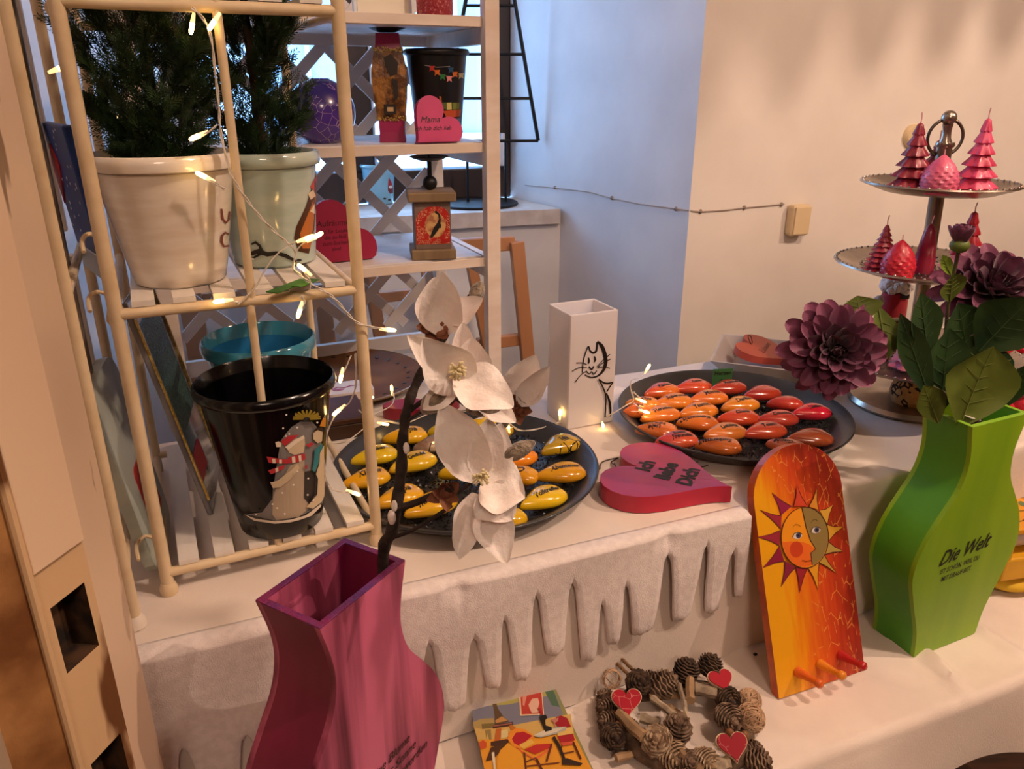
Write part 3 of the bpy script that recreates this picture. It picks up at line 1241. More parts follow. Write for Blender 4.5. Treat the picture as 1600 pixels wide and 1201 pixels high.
# lattice slats, two layers, clipped to the back opening
X0, X1, Z0, Z1 = .022, SW_ - .022, T + .02, 1.55
for sgn, yy in ((1, SD + .003), (-1, SD + .0085)):
    c_ = -1.5
    while c_ < 3.0:
        # line z = Z0 + sgn*(x - x0) + c_
        pts = []
        for x in (X0, X1):
            z = Z0 + sgn * (x - X0) + c_
            pts.append((x, z))
        (xa, za), (xb, zb) = pts
        # clip in z
        def clipz(xa, za, xb, zb):
            if max(za, zb) < Z0 or min(za, zb) > Z1: return None
            def fx(z): return xa + (xb - xa) * (z - za) / (zb - za)
            p, q = [xa, za], [xb, zb]
            for pt in (p, q):
                if pt[1] < Z0: pt[0], pt[1] = fx(Z0), Z0
                if pt[1] > Z1: pt[0], pt[1] = fx(Z1), Z1
            return p, q
        r = clipz(xa, za, xb, zb)
        c_ += .095
        if not r: continue
        p, q = r
        if hypot(p[0] - q[0], p[1] - q[1]) < .03: continue
        d = Vector((q[0] - p[0], 0, q[1] - p[1]))
        n_ = Vector((-d.z, 0, d.x)).normalized()
        b = MB()
        mid = Vector(((p[0] + q[0]) / 2, yy, (p[1] + q[1]) / 2))
        b.box((0, 0, 0), (d.length, .005, .0185), 0, frame(d.normalized(), n_.cross(d.normalized()), n_, mid))
        b.build('lattice_slat', swhite, ls, bevel=.0008)


def lsp(px, py, z, y):
    """point on a shelf board: picture column px at local depth y"""
    p0 = LM @ Vector((0, y, 0))
    p = atp(px, py, p0, VS)
    return Vector((p.x, p.y, z))


# second shelf: ball, tall holder, black pot, pink heart
Z2, Z3, Z1_ = ZSH[2], ZSH[1], ZSH[3]
purp = mat('violet_crackle_glaze', '#2e2470', '#4a2f8c', scale=14, rough=.22, coat=.5, crackle='#c9a9b8', cscale=75, cw=.012)
c = lsp(507, 215, Z2, .10)
o = thing('ball_vase', 'round violet crackle glazed vase on the second lattice shelf', 'vase', c)
b = MB()
prof = [(.020, 0), (.024, .001)]
for k in range(1, 16):
    a = -pi / 2 + .42 + (pi - .75) * k / 15
    prof.append((.048 * cos(a), .043 + .047 * sin(a)))
b.lathe([(1e-6, 0)] + prof, 40)
b.build('body', purp, o, smooth=60)
b = MB()
zt_, rt_ = prof[-1][1], prof[-1][0]
b.lathe([(rt_, zt_), (rt_ - .003, zt_ + .002), (rt_ - .005, zt_ - .003), (1e-6, zt_ - .02)], 32)
b.build('neck', purp, o, smooth=60)

iron = mat('black_iron', '#151416', rough=.45, metal=.4)


def dripplate(o, z, r):
    b = MB()
    b.lathe([(1e-6, z - .003), (.012, z - .0035), (r * .8, z), (r, z + .003), (r - .0015, z + .004), (r * .78, z + .0015), (1e-6, z + .0015)], 36)
    b.build('drip_plate', iron, o, smooth=40)
    b = MB()
    b.lathe([(.0016, z), (.0006, z + .012), (1e-6, z + .013)], 8)
    b.build('spike', iron, o, smooth=60)


c = lsp(614, 213, Z2, .085)
o = thing('candle_holder', 'tall pink wooden candle holder with a gold collage between violet ball and black pot', 'candle holder', c, 6)
pinkw = mat('raspberry_paint', '#a8285e', '#8f1f50', scale=10, rough=.4)
goldc = mat('gold_collage', '#9c6a30', '#5f3a1c', scale=60, lo=.42, hi=.56, rough=.35, bump=.6, bscale=160)
gw = lambda z: interp([(0, .0195), (.02, .0185), (.075, .0235), (.09, .0245), (.150, .0165)], z)


def sqcol(z0, z1, grow=0, n=10):
    b = MB()
    zs_ = [z0 + (z1 - z0) * k / n for k in range(n + 1)]
    vs, fs = [], []
    for z in zs_:
        for a, c_ in ((-1, -1), (1, -1), (1, 1), (-1, 1)):
            vs.append((a * (gw(z) + grow), c_ * (gw(z) + grow), z))
    for i in range(n):
        for j in range(4):
            fs.append((i * 4 + j, i * 4 + (j + 1) % 4, i * 4 + 4 + (j + 1) % 4, i * 4 + 4 + j))
    fs += [(3, 2, 1, 0), (n * 4, n * 4 + 1, n * 4 + 2, n * 4 + 3)]
    b.add(vs, fs)
    return b


sqcol(0, .150).build('column', pinkw, o, bevel=.001)
sqcol(.034, .128, .0009).build('collage_band', goldc, o)
b = MB()
for z in (.034, .128):
    for j in range(44):
        s = -1 + 2 * j / 43
        for ax in range(4):
            g_ = gw(z) + .001
            p = [(s * g_, -g_), (g_, s * g_), (s * g_, g_), (-g_, s * g_)][ax]
            b.ball((p[0], p[1], z + rnd.uniform(-.003, .003)), .0013, 6)
b.build('glitter_edge', mat('gold_glitter', '#b59443', '#e1c878', scale=300, rough=.35, metal=.5), o)['kind'] = 'stuff'
pi_ = inv(o)
cn_ = frame((1, 0, 0), (0, 0, 1), (0, -1, 0), (0, -gw(.09) - .0022, -.008))
b = MB()
for q, mi in (([(-.010, .062), (.008, .062), (.008, .048), (-.010, .048)], 0), ([(-.005, .058), (.004, .058), (.004, .052), (-.005, .052)], 1),
              ([(-.006, .125), (.004, .13), (.014, .118), (.012, .104), (.002, .1), (-.004, .112)], 0), ([(.004, .098), (.012, .094), (.012, .072), (.006, .066)], 0)):
    b.add([cn_ @ Vector((x, z, .0004 * mi)) for x, z in q], [(0, 1, 2, 3) if len(q) == 4 else tuple(range(len(q)))], mi)
b.build('print', [paint('#241a14'), paint('#c8a878')], o)
dripplate(o, .155, .029)

c = lsp(686, 212, Z2, .10)
o = pot('flower_pot', 'black pot with painted bunting and books on the second lattice shelf', c, .034, .0505, .131, mat('black_matt_glaze', '#131316', rough=.35), rimh=.010)
fb = on_lathe(o, c, pot_r(o))
q4 = lambda L: [(600 + x * .25, y * .25) for x, y in L]
S = [(stroke(q4([(255, 408), (330, 420), (412, 415)]), 1.2), '#8d8a84'), (stroke(q4([(290, 420), (360, 470), (430, 480), (490, 465)]), 1), '#8d8a84')]
for (x, y), c_ in zip(((300, 425), (332, 450), (365, 478), (406, 490), (440, 462), (478, 470), (415, 435)), ('#b8312a', '#d2691e', '#2f7a3c', '#e08a86', '#d2691e', '#d8c890', '#2a4a66')):
    S.append((q4([(x - 18, y - 12), (x + 18, y - 14), (x + 12, y + 4), (x + 16, y + 22), (x, y + 12), (x - 16, y + 24), (x - 12, y + 4)]), c_))
for L, c_ in (([(362, 640), (392, 640), (392, 685), (362, 680)], '#5b6a3a'), ([(392, 642), (420, 640), (422, 684), (392, 686)], '#d9c774'), ([(424, 642), (470, 640), (468, 682), (426, 684)], '#7d8a3c'),
              ([(368, 692), (478, 684), (474, 726), (392, 740)], '#c8552a'), ([(430, 744), (472, 738), (468, 792), (436, 798)], '#7c86a6'), ([(345, 600), (358, 604), (362, 660), (352, 650)], '#b5622a')):
    S.append((q4(L), c_))
decal(o, 'bunting_painting', S[:9], fb, wpx=4)
decal(o, 'books_painting', S[9:], fb, wpx=4)


def heart_board(name, label, c, rx, size, thick, m, mside=None, rotz=0, tiltx=0, cat='heart', bev=.003, sx=1.0, roll=0):
    """upright or leaning heart: local x right, local z up on the face; face looks to -y"""
    o = thing(name, label, cat, c, rot=(Matrix.Rotation(radians(rotz), 4, 'Z') @ Matrix.Rotation(radians(tiltx), 4, 'X') @ Matrix.Rotation(radians(roll), 4, 'Y')).to_euler())
    b = MB()
    zmin = min(p[1] for p in HEART)
    b.prism([(x * size * sx, (y - zmin) * size) for x, y in HEART], 0, thick, 0, frame((1, 0, 0), (0, 0, 1), (0, -1, 0), (0, thick / 2, 0)))
    b.build('board', m, o, smooth=40, bevel=bev)
    return o


pinkh = mat('pink_heart_paint', '#cf3d78', '#b92c68', scale=9, rough=.45)
c = lsp(676, 214, Z2, .022)
o = thing('heart', 'pink wooden heart with dark words leaning against the black bunting pot', 'heart', (c.x, c.y, c.z + .0015), rot=(Matrix.Rotation(radians(LA), 4, 'Z') @ Matrix.Rotation(radians(-10), 4, 'X')).to_euler())
# standing on its side: one lobe up, tip to the left below
hp = []
R = Matrix.Rotation(radians(-48), 2)
for x, y in HEART:
    v = R @ Vector((x * .043, y * .043))
    hp.append((v.x, v.y))
zmn = min(p[1] for p in hp)
# flat foot
hp = [(x, max(y - zmn - .006, 0)) for x, y in hp]
b = MB()
b.prism(hp, -.007, .007, 0, frame((1, 0, 0), (0, 0, 1), (0, -1, 0), (0, 0, 0)))
b.build('board', pinkh, o, bevel=.003)
PH = frame((1, 0, 0), (0, 0, 1), (0, -1, 0), (0, -.0075, 0))
lettering(o, 'Mama', .0125, lambda x, y: PH @ Vector((x - .004, y + .031, 0)), .35)
lettering(o, 'ich hab dich lieb', .0085, lambda x, y: PH @ Vector((x, y + .019, 0)), .35)

# third shelf: red heart, lantern
c = lsp(523, 402, Z3, .07)
o = thing('heart', 'large dark red wooden heart with words standing on the third lattice shelf', 'heart', (c.x, c.y, c.z + .001), rot=(Matrix.Rotation(radians(LA + 4), 4, 'Z') @ Matrix.Rotation(radians(-6), 4, 'X')).to_euler())
hp = []
R = Matrix.Rotation(radians(-50), 2)
for x, y in HEART:
    v = R @ Vector((x * .063, y * .063))
    hp.append((v.x, v.y))
zmn = min(p[1] for p in hp)
hp = [(x, max(y - zmn - .012, 0)) for x, y in hp]
b = MB()
b.prism(hp, -.008, .008, 0, frame((1, 0, 0), (0, 0, 1), (0, -1, 0), (0, 0, 0)))
b.build('board', mat('wine_red_paint', '#a01843', '#8c1238', scale=8, rough=.45), o, bevel=.003)
PH2 = frame((1, 0, 0), (0, 0, 1), (0, -1, 0), (0, -.0085, 0))
lettering(o, 'Aufr\u00e4umen', .0125, lambda x, y: PH2 @ Vector((x + .004, y + .058, 0)), .1, m=paint('#4d0a20'))
for k, s in enumerate(('ist f\u00fcr Leute', 'die zu faul', 'zum Suchen', 'sind')):
    lettering(o, s, .0085, lambda x, y, k=k: PH2 @ Vector((x + .002, y + .046 - k * .0088, 0)), .1, m=paint('#4d0a20'))

c = lsp(676, 398, Z3, .055)
o = thing('lantern_candle_holder', 'weathered wooden block candle holder with a red dancer picture and black iron plate', 'candle holder', c, LA - 14)
oldw = mat('weathered_oak', '#9a8263', '#7c6549', scale=16, stretch=(1, 1, .2), rough=.7, bump=.3)
b = MB()
b.box((0, 0, .008), (.069, .069, .016))
b.build('base', oldw, o, bevel=.002)
b = MB()
b.box((0, 0, .052), (.056, .056, .073))
b.build('block', mat('weathered_plum', '#8a7467', '#6f5a50', scale=14, stretch=(1, 1, .3), rough=.6), o, bevel=.0015)
b = MB()
b.box((0, 0, .0955), (.073, .073, .014))
b.build('cap', oldw, o, bevel=.002)
b = MB()
b.ball((0, 0, .113), .0112, 18)
b.tube([(0, 0, .12), (0, 0, .146)], .0036, 10)
b.build('iron_stem', iron, o, smooth=60)
dripplate(o, .149, .030)
b = MB()
FX = frame((1, 0, 0), (0, 0, 1), (0, -1, 0), (0, -.0284, 0))
b.add([FX @ Vector((x, y, 0)) for x, y in ((-.026, .024), (.026, .024), (.026, .066), (.022, .076), (.012, .081), (-.006, .081), (-.02, .074), (-.026, .062))], [tuple(range(8))])
b.build('red_print', mat('red_crackle', '#b3221d', '#9c1a18', scale=20, rough=.4, crackle='#d9b48a', cscale=330, cw=.05), o)
b = MB()
b.add([FX @ Vector((.004 + x, .053 + y, .0002)) for x, y in disc(0, 0, .016, .019, 18)], [tuple(range(18))])
b.build('sand_print', mat('sand_crackle', '#c9a066', '#a86a48', scale=70, lo=.45, hi=.55, rough=.5), o)
b = MB()
for q in stroke([(.004, .074), (.010, .069), (.011, .062), (.009, .054), (.005, .048), (.000, .040), (-.004, .034)], [.004, .003, .003, .006, .008, .006, .003]):
    b.add([FX @ Vector((x, y, .0004)) for x, y in q], [(0, 1, 2, 3)])
b.add([FX @ Vector((x, y, .00045)) for x, y in ((.006, .056), (.013, .054), (.012, .048), (.006, .050))], [(0, 1, 2, 3)])
b.build('dancer_print', INK, o)

# top shelf: bases of things that run out of the frame
c = lsp(679, 6, Z1_, .05)
o = thing('glitter_candle', 'red glitter candle block at the right end of the top lattice shelf', 'candle', c, LA)
b = MB()
b.lathe([(.024, 0), (.026, .004), (.026, .07), (.024, .074), (1e-6, .074)], 32)
b.build('wax', mat('red_glitter', '#a52a35', '#d88a8a', scale=260, lo=.55, hi=.7, rough=.5, bump=.8, bscale=400), o, smooth=50)
b = MB()
b.tube([(0, 0, .072), (.001, 0, .086)], .001, 6)
b.build('wick', INK, o)
c = lsp(600, 6, Z1_, .07)
o = thing('pale_picture_board', 'pale blank picture board standing on the top lattice shelf', 'board', c, LA)
b = MB()
b.box((0, .01, .05), (.085, .01, .10))
b.build('board', mat('pale_board', '#d6dee8', rough=.6), o, bevel=.001)
b = MB()
b.box((0, .0045, .05), (.075, .0015, .09))
b.build('print', mat('cream_board', '#e8e0cc', rough=.6), o)

# small light blue pot on the sill with a gnome
c = at(594, 318, SZ)
o = pot('flower_pot', 'small light blue pot with a red gnome on the window board', c, .034, .0455, .098, mat('sky_blue_glaze', '#8fc7de', '#7fb9d4', scale=9, rough=.25, coat=.4), rimh=.010)
fb = on_lathe(o, c, pot_r(o))
decal(o, 'painting', [([(607, 277), (611, 283), (613, 290), (606, 291)], '#b02a2a'), ([(606, 291), (614, 290), (616, 300), (610, 303), (606, 298)], '#7d2c30'), (disc(610, 292, 3, 2.4), '#e6e2dc'),
                      (disc(601, 310, 2.4, 1.6), '#2a2a2a'), (disc(608, 312, 2.4, 1.6), '#2a2a2a')], fb, wpx=3)

# brown charger plate on the lowest shelf with a card tile
pc = Vector((-.292, 1.245, ZSH[0]))
o = thing('charger_plate', 'dark bronze charger plate with notched rim on the lowest lattice shelf', 'plate', (pc.x, pc.y, pc.z + .0005))
bronze = mat('bronze_glaze', '#8a5f3a', '#70482a', scale=10, rough=.7, spec=.2)
b = MB()
R_ = .137
b.lathe([(1e-6, .0), (R_ * .62, 0), (R_ * .7, .004), (R_ * .95, .014), (R_, .018), (R_ - .002, .021), (R_ * .92, .0185), (R_ * .7, .0085), (R_ * .62, .005), (1e-6, .005)], 64)
b.build('dish', bronze, o, smooth=35)
b = MB()
b.tube([(R_ * cos(a * pi / 32), R_ * sin(a * pi / 32), .0195) for a in range(65)], .0022, 6, caps=False)
b.build('rim', mat('pale_bronze', '#9a8062', rough=.3, metal=.5), o, smooth=60)
for k in range(26):
    a = 2 * pi * k / 26
    b = MB()
    b.ball((0, 0, 0), .0032, 8, 0, (1.7, 1, .3), Matrix.Translation((R_ * .83 * cos(a), R_ * .83 * sin(a), .0145)) @ Matrix.Rotation(a + .5 * (k % 3), 4, 'Z'))
    b.build('notch', mat('dark_notch', '#1a120c', rough=.6), o, smooth=60)
c = at(545, 602, ZSH[0] + .0225)
o = thing('soap_tile', 'small white tile with a rose print lying on the bronze plate', 'tile', (c.x, c.y, ZSH[0] + .006), 20)
b = MB()
pl_ = []
for cx_, cy_, a0 in ((.029, -.019, -90), (.029, .019, 0), (-.029, .019, 90), (-.029, -.019, 180)):
    for k in range(4):
        a = radians(a0 + 30 * k)
        pl_.append((cx_ + .009 * cos(a), cy_ + .009 * sin(a)))
b.prism(pl_, 0, .014)
b.build('block', mat('white_soap', '#e2d6cf', rough=.5), o, bevel=.002)
b = MB()
for q in stroke([(-.028, -.004), (-.018, .004), (-.008, -.002), (.004, .004), (.018, .002)], [.003, .005, .004, .005, .002]):
    b.add([(x, y, .0144) for x, y in q], [(0, 1, 2, 3)])
b.add([(x, y, .0144) for x, y in disc(-.018, -.008, .010, .005)], [tuple(range(12))])
b.build('rose_print', paint('#a83a55'), o)

# dark red heart lying at the back edge of the table, brown box beside it
c = (at(612, 655, T + .012) + at(690, 648, T + .012)) / 2
o = thing('heart', 'dark red heart lying at the back of the table behind the yellow stone tray', 'heart', (-.128, 1.035, T + .0006), 22)
b = MB()
b.prism([(x * .062, y * .036) for x, y in HEART], 0, .018)
b.build('board', mat('crimson_paint', '#8e0f2c', '#7c0c26', scale=8, rough=.4), o, smooth=40, bevel=.004)
c = at(520, 690, T + .01)
o = thing('brown_box', 'flat dark brown wooden box on the table between rack and yellow tray', 'box', (-.262, .985, T + .0004), 22)
b = MB()
b.box((0, 0, .0105), (.105, .085, .021))
b.build('body', mat('dark_oak_box', '#4a2c1a', '#38200f', scale=10, stretch=(.2, 1, 1), rough=.45), o, bevel=.002)
b = MB()
b.box((0, 0, .0255), (.108, .088, .008))
b.build('lid', mat('dark_oak_lid', '#523220', '#3f2413', scale=10, stretch=(.2, 1, 1), rough=.4), o, bevel=.002)

# ------------------------------------------------------------ easels and black metal tree in the niche
pine = mat('orange_pine', '#b8835c', '#a8734c', scale=10, stretch=(1, 1, .12), rough=.5)


def easel(label, f, segs, z0=0):
    """wooden easel leaning at depth f; segs = picture points of its legs and bars"""
    p0 = Vector((0, f, 0))
    n = Vector((sin(radians(20)), -cos(radians(20)), 0))
    q = [(atp(*a, p0, n), atp(*c_, p0, n), w_) for a, c_, w_ in segs]
    base = q[0][1].copy()
    base.z = 0
    o = thing('easel', label, 'easel', base, 20)
    mi_ = inv(o)
    for i, (a, c_, w_) in enumerate(q):
        a, c_ = mi_ @ a, mi_ @ c_
        nm = 'leg' if abs(a.z - c_.z) > abs(a.x - c_.x) else 'crossbar'
        if nm == 'leg':     # run the leg down to the floor
            d = (c_ - a) / (c_.z - a.z)
            c_ = c_ + d * (0.0 - c_.z)
        d = (c_ - a)
        x = d.normalized()
        z = Vector((0, -1, 0))
        y = z.cross(x).normalized()
        b = MB()
        b.box((0, 0, 0), (d.length, w_, .018), 0, frame(x, y, x.cross(y), (a + c_) / 2 + Vector((0, .012 if nm == 'crossbar' else 0, 0))))
        b.build(nm, pine, o, bevel=.002)
    return o


easel('orange pine easel standing behind the right post of the lattice shelf', 1.62,
      [((807, 377), (826, 575), .030), ((736, 410), (768, 575), .022), ((720, 386), (806, 381), .030), ((748, 540), (822, 531), .026)])
easel('orange pine easel partly hidden behind the lattice below the third shelf', 1.66,
      [((668, 420), (694, 560), .030), ((575, 420), (600, 560), .026), ((560, 470), (700, 455), .022)])
easel('reddish wooden easel leg pair behind the teal pot', 1.60,
      [((296, 455), (332, 690), .040), ((505, 470), (520, 600), .030), ((290, 470), (520, 452), .02)])

# metal tree on the window board
ms = thing('metal_tree_stand', 'flat black metal tree of bars on a round foot on the window board', 'decoration', at(745, 319, SZ), 1)
mp0 = ms.location.copy()
nm_ = -dirv(91)
mi_ = inv(ms)
mpt = lambda x, y: mi_ @ atp(x, y, mp0, nm_)
b = MB()
b.lathe([(1e-6, 0), (.103, 0), (.105, .003), (.103, .006), (1e-6, .007)], 48)
b.build('foot', iron, ms, smooth=40)
for x in (731, 790):
    q = mpt(x, 300)
    bar(ms, 'upright', [(q.x, 0, .006), (q.x, 0, mpt(x, 222).z)], .0035, iron)
apex = mpt(768, -210)
l_, r_ = mpt(686, 221), mpt(841, 219)
zr = .5 * (l_.z + r_.z)
l_.z = r_.z = zr
bar(ms, 'side_bar', [l_, apex], .0048, iron)
bar(ms, 'side_bar', [r_, apex], .0048, iron)
for k in (0, .17, .34, .52, .70):
    bar(ms, 'crossbar', [l_.lerp(apex, k), r_.lerp(apex, k)], .0036, iron)
# ------------------------------------------------------------ trays, granules, heart stones
trm = mat('anthracite_enamel', '#26272a', '#303135', scale=30, rough=.38, coat=.15)
grm = mat('black_granules', '#0c0c0d', '#1b1b1c', scale=300, rough=.35)
TR = .160


def tray(label, cx_, cy_, seed):
    o = thing('round_tray', label, 'tray', (cx_, cy_, T + .0012))
    b = MB()
    b.lathe([(1e-6, 0), (.128, 0), (.134, .002), (.155, .019), (TR, .021), (TR + .0005, .0225), (TR - .001, .0235), (.1535, .0215), (.131, .005), (1e-6, .004)], 96)
    b.build('pan', trm, o, smooth=35)
    b = MB()
    b.tube([((TR - .0004) * cos(a * pi / 48), (TR - .0004) * sin(a * pi / 48), .0222) for a in range(97)], .0016, 8, caps=False)
    b.build('rolled_rim', trm, o, smooth=60)
    rn = random.Random(seed)
    b = MB()
    for _ in range(5200):
        a, r = rn.uniform(0, 2 * pi), .133 * sqrt(rn.random())
        if rn.random() < .25 * (r / .133) ** 3: continue
        s = rn.uniform(.0012, .0026)
        p = Vector((r * cos(a), r * sin(a), .0048 + rn.uniform(0, .0035) + (.003 * max(0, r - .125) / .008)))
        q = [p + Vector((rn.uniform(-1, 1), rn.uniform(-1, 1), rn.uniform(-.8, .8))) * s for _ in range(4)]
        b.add(q, [(0, 1, 2), (0, 3, 1), (1, 3, 2), (2, 3, 0)])
    g = b.build('black_granules', grm)
    g.location = o.location
    tag(g, 'loose black decorative granules spread in the ' + ('yellow' if seed == 1 else 'red and orange') + ' stone tray', 'granules', None, 'stuff')


YC, RC_ = Vector((-.056, .838, 0)), Vector((.312, 1.002, 0))
tray('round dark pan with the yellow heart stones in the middle of the table', YC.x, YC.y, 1)
tray('round dark pan with the red and orange heart stones further back', RC_.x, RC_.y, 2)

SH, SN = 48, 9
SPL = heart2d(SH)
# heart stone outline: narrow tip at -x, two low lobes at +x
ST = []
for i in range(SH):
    a = 2 * pi * i / SH
    x = cos(a)
    if x > .2:
        wd_ = .64 * max(0, 1 - ((x - .2) / .8) ** 2.7) ** .44
    else:
        t = (x + 1) / 1.2
        wd_ = .64 * (.24 * sqrt(max(0, min(1, t * 3))) * (1 - t) + t * t * (3 - 2 * t) * .45 + t * .55)
    y = wd_ * (1 if sin(a) >= 0 else -1) if abs(sin(a)) > 1e-6 else 0
    x -= .07 * math.exp(-(y / .16) ** 2) * (1 if x > .5 else 0)
    ST.append((x, y))
for _ in range(2):
    ST = [((ST[i - 1][0] + 2 * ST[i][0] + ST[(i + 1) % SH][0]) / 4, (ST[i - 1][1] + 2 * ST[i][1] + ST[(i + 1) % SH][1]) / 4) for i in range(SH)]
ST = [(x * 1.08, y * 1.06) for x, y in ST]
STA = sorted([(atan2(y, x), hypot(x, y)) for x, y in ST])


def st_rad(a):
    for (p, q), (r, s) in zip(STA, STA[1:]):
        if p <= a <= r:
            return q + (s - q) * (a - p) / (r - p)
    return STA[0][1]


def stone_z(x, y, L, Hh):
    rho = hypot(x, y) / (L * st_rad(atan2(y, x)))
    return Hh * sqrt(max(0, 1 - min(1, rho) ** 2.3))


def stone_mesh(L, Hh, m):
    b = MB()
    vs, fs = [], []
    rhos = [(.0, 1), (.35, 1), (.62, 1), (.82, 1), (.94, 1), (1.0, 0), (.93, -1), (.75, -1), (.4, -1)]
    vs.append((0, 0, Hh))
    for rho, sg in rhos[1:]:
        for x, y in ST:
            z = Hh * sqrt(max(0, 1 - rho ** 2.3)) * (1 if sg > 0 else -.72)
            vs.append((x * L * rho, y * L * rho, z if sg else 0))
    k = len(rhos) - 1
    n = SH
    # ST winds: decide orientation
    A = sum(ST[i][0] * ST[(i + 1) % n][1] - ST[(i + 1) % n][0] * ST[i][1] for i in range(n))
    for j in range(n):
        fs.append((0, 1 + j, 1 + (j + 1) % n))
    for i in range(k - 1):
        for j in range(n):
            fs.append((1 + i * n + j, 1 + (i + 1) * n + j, 1 + (i + 1) * n + (j + 1) % n, 1 + i * n + (j + 1) % n))
    fs.append(tuple(1 + (k - 1) * n + j for j in range(n)))
    if A < 0:
        fs = [tuple(reversed(f)) for f in fs]
    b.add(vs, fs)
    return b


stone_mats = {}


def stone(label, tip, end, c1, c2=None, words=None, group=None, size=None, tsize=.0075, crack=None, lobes_first=False, zc=.0195, flip=False):
    a, e = at(*tip, T + zc), at(*end, T + zc)
    c = (a + e) / 2
    d = e - a
    L = (size or max(.047, min(.062, d.length * 1.04))) / 2
    ang = atan2(d.y, d.x)
    rot = ang + (pi if lobes_first else 0)
    o = thing('heart_stone', label, 'heart stone', (c.x, c.y, T + zc), math.degrees(rot), group)
    if group == YG and not crack:      # lift the yellows a little
        c1, c2 = ['#' + h[1:3] + '%02x' % min(255, int(int(h[3:5], 16) * 1.04)) + h[5:7] for h in (c1, c2 or c1)]
    key = (c1, c2, crack)
    if key not in stone_mats:
        if crack:
            stone_mats[key] = mat('stone_paint_%d' % len(stone_mats), c1, c2 or c1, scale=26, rough=.2, coat=.7, crackle=crack, cscale=70, cw=.045)
        else:
            stone_mats[key] = mat('stone_paint_%d' % len(stone_mats), c1, c2 or c1, scale=22, lo=.35, hi=.65, rough=.2, coat=.7)
    Hh = .0112
    stone_mesh(L * 1.0, Hh, None).build('stone', stone_mats[key], o, smooth=180)
    if words:
        wl = words.split('|')
        for k, s in enumerate(wl):
            dy = (len(wl) - 1) / 2 * tsize * .95 - k * tsize * .95
            sg = -1 if lobes_first else 1
            ts = min(tsize, 1.18 * 2 * L * .86 / max(3, len(s) * .58))

            def fn(x, y, dy=dy, sg=sg):
                X, Y = sg * (x + .14 * L), sg * (y * 1.3 + dy * 1.2) - .0030
                rr = L * st_rad(atan2(Y, X)) * .97
                h = hypot(X, Y)
                if h > rr: X, Y = X * rr / h, Y * rr / h
                return (X, Y, stone_z(X, Y, L, Hh) + .0004)
            lettering(o, s, ts * 1.12, fn, .3, .00022)
    return o


YG, RG = 'yellow heart stones in the tray', 'red and orange heart stones in the tray'
Ye, Yd, Yo = '#e8b21c', '#d99a12', '#e59a14'
# yellow tray
stone('yellow heart stone marked Lukas at the left of the yellow tray', (551, 722), (617, 704), '#d9b01a', '#e3b81c', 'Lukas', YG)
stone('golden heart stone marked Papa at the back left of the yellow tray', (600, 688), (664, 676), '#e0a013', '#e8ae1c', 'Papa', YG, tsize=.011)
stone('yellow heart stone marked Geduld behind the magnolia stem', (610, 736), (676, 712), '#e2b018', '#e9b81c', 'Geduld', YG)
stone('orange yellow heart stone marked Kinder at the left edge of the yellow tray', (538, 758), (605, 740), '#e39a12', '#e7ab18', 'Kinder', YG, tsize=.0095)
stone('golden heart stone marked Opa half hidden by the magnolia stem', (588, 790), (655, 766), '#e29d14', '#e8ac1a', 'Opa', YG, tsize=.010)
stone('yellow heart stone marked mit Mama at the front of the yellow tray', (632, 806), (708, 776), '#e6a416', '#eab11c', 'mit Mama', YG, tsize=.0095)
stone('brown silvery heart stone under a glowing bulb in the yellow tray', (648, 702), (705, 688), '#7a5a48', '#b7a69c', None, YG, crack='#2a211d')
stone('small olive yellow crackled heart stone at the far side of the yellow tray', (672, 677), (716, 668), '#b9a21a', '#cdb020', None, YG, crack='#3a3210', size=.046)
stone('yellow heart stone behind the petals at the far side of the yellow tray', (728, 668), (775, 662), '#d9ab1c', '#e0b41c', None, YG, size=.046)
stone('golden heart stone right behind the magnolia petals near the far rim', (756, 684), (797, 668), '#e2a91a', '#dba014', None, YG, size=.046)
stone('yellow heart stone almost hidden in the centre behind the white petals', (692, 742), (735, 732), '#dcae1a', '#e3b41c', None, YG, size=.046)
stone('bright orange heart stone under a fuzzy bud in the yellow tray', (779, 728), (832, 708), '#e8741a', '#ee8a1e', None, YG)
stone('amber heart stone marked Oma with its tip to the right', (838, 748), (785, 738), '#dc981a', '#d08a16', 'Oma', YG, tsize=.011, lobes_first=True)
stone('olive crackled heart stone marked Ida at the right rim of the yellow tray', (844, 710), (902, 684), '#a88a16', '#c49c1a', 'Ida', YG, crack='#2a220c', tsize=.009)
stone('amber heart stone marked Abenteuer at the right of the yellow tray', (840, 746), (910, 734), '#d6981a', '#cf8d14', 'Abenteuer', YG)
stone('yellow heart stone marked Volltreffer at the front right of the yellow tray', (816, 792), (877, 768), '#e0b014', '#e8bb18', 'Volltreffer', YG)
stone('yellow heart stone peeping out under the lowest white petal', (765, 820), (812, 806), '#dfb018', '#d8a414', None, YG, size=.048)
# red tray
R1, R2, O1, O2 = '#c9412c', '#d4502f', '#de7426', '#e28a2c'
stone('red heart stone fading to orange marked Kanten at the back left', (1004, 619), (1058, 604), '#c43a2e', '#e0762a', 'Kanten', RG)
stone('red heart stone marked Oma behind the Mama stone', (1056, 610), (1106, 600), '#c63a2e', '#d9562e', 'Oma', RG)
stone('red heart stone in front of the green price card', (1108, 612), (1162, 601), '#c63e30', '#cf4a34', 'Frieden', RG)
stone('red heart stone with a violet tip at the back right of the tray', (1161, 621), (1216, 610), '#b93440', '#d6492c', None, RG)
stone('orange heart stone marked Superoma in the second row', (1022, 634), (1077, 623), '#de7a2a', '#e4862c', 'Superoma', RG)
stone('orange heart stone marked Mama in the second row', (1077, 628), (1132, 617), '#dd6c2a', '#e27c2c', 'Mama', RG, tsize=.010)
stone('orange yellow heart stone marked Danke in the second row', (1125, 640), (1182, 627), '#e0862a', '#e68f26', 'Danke', RG, tsize=.009)
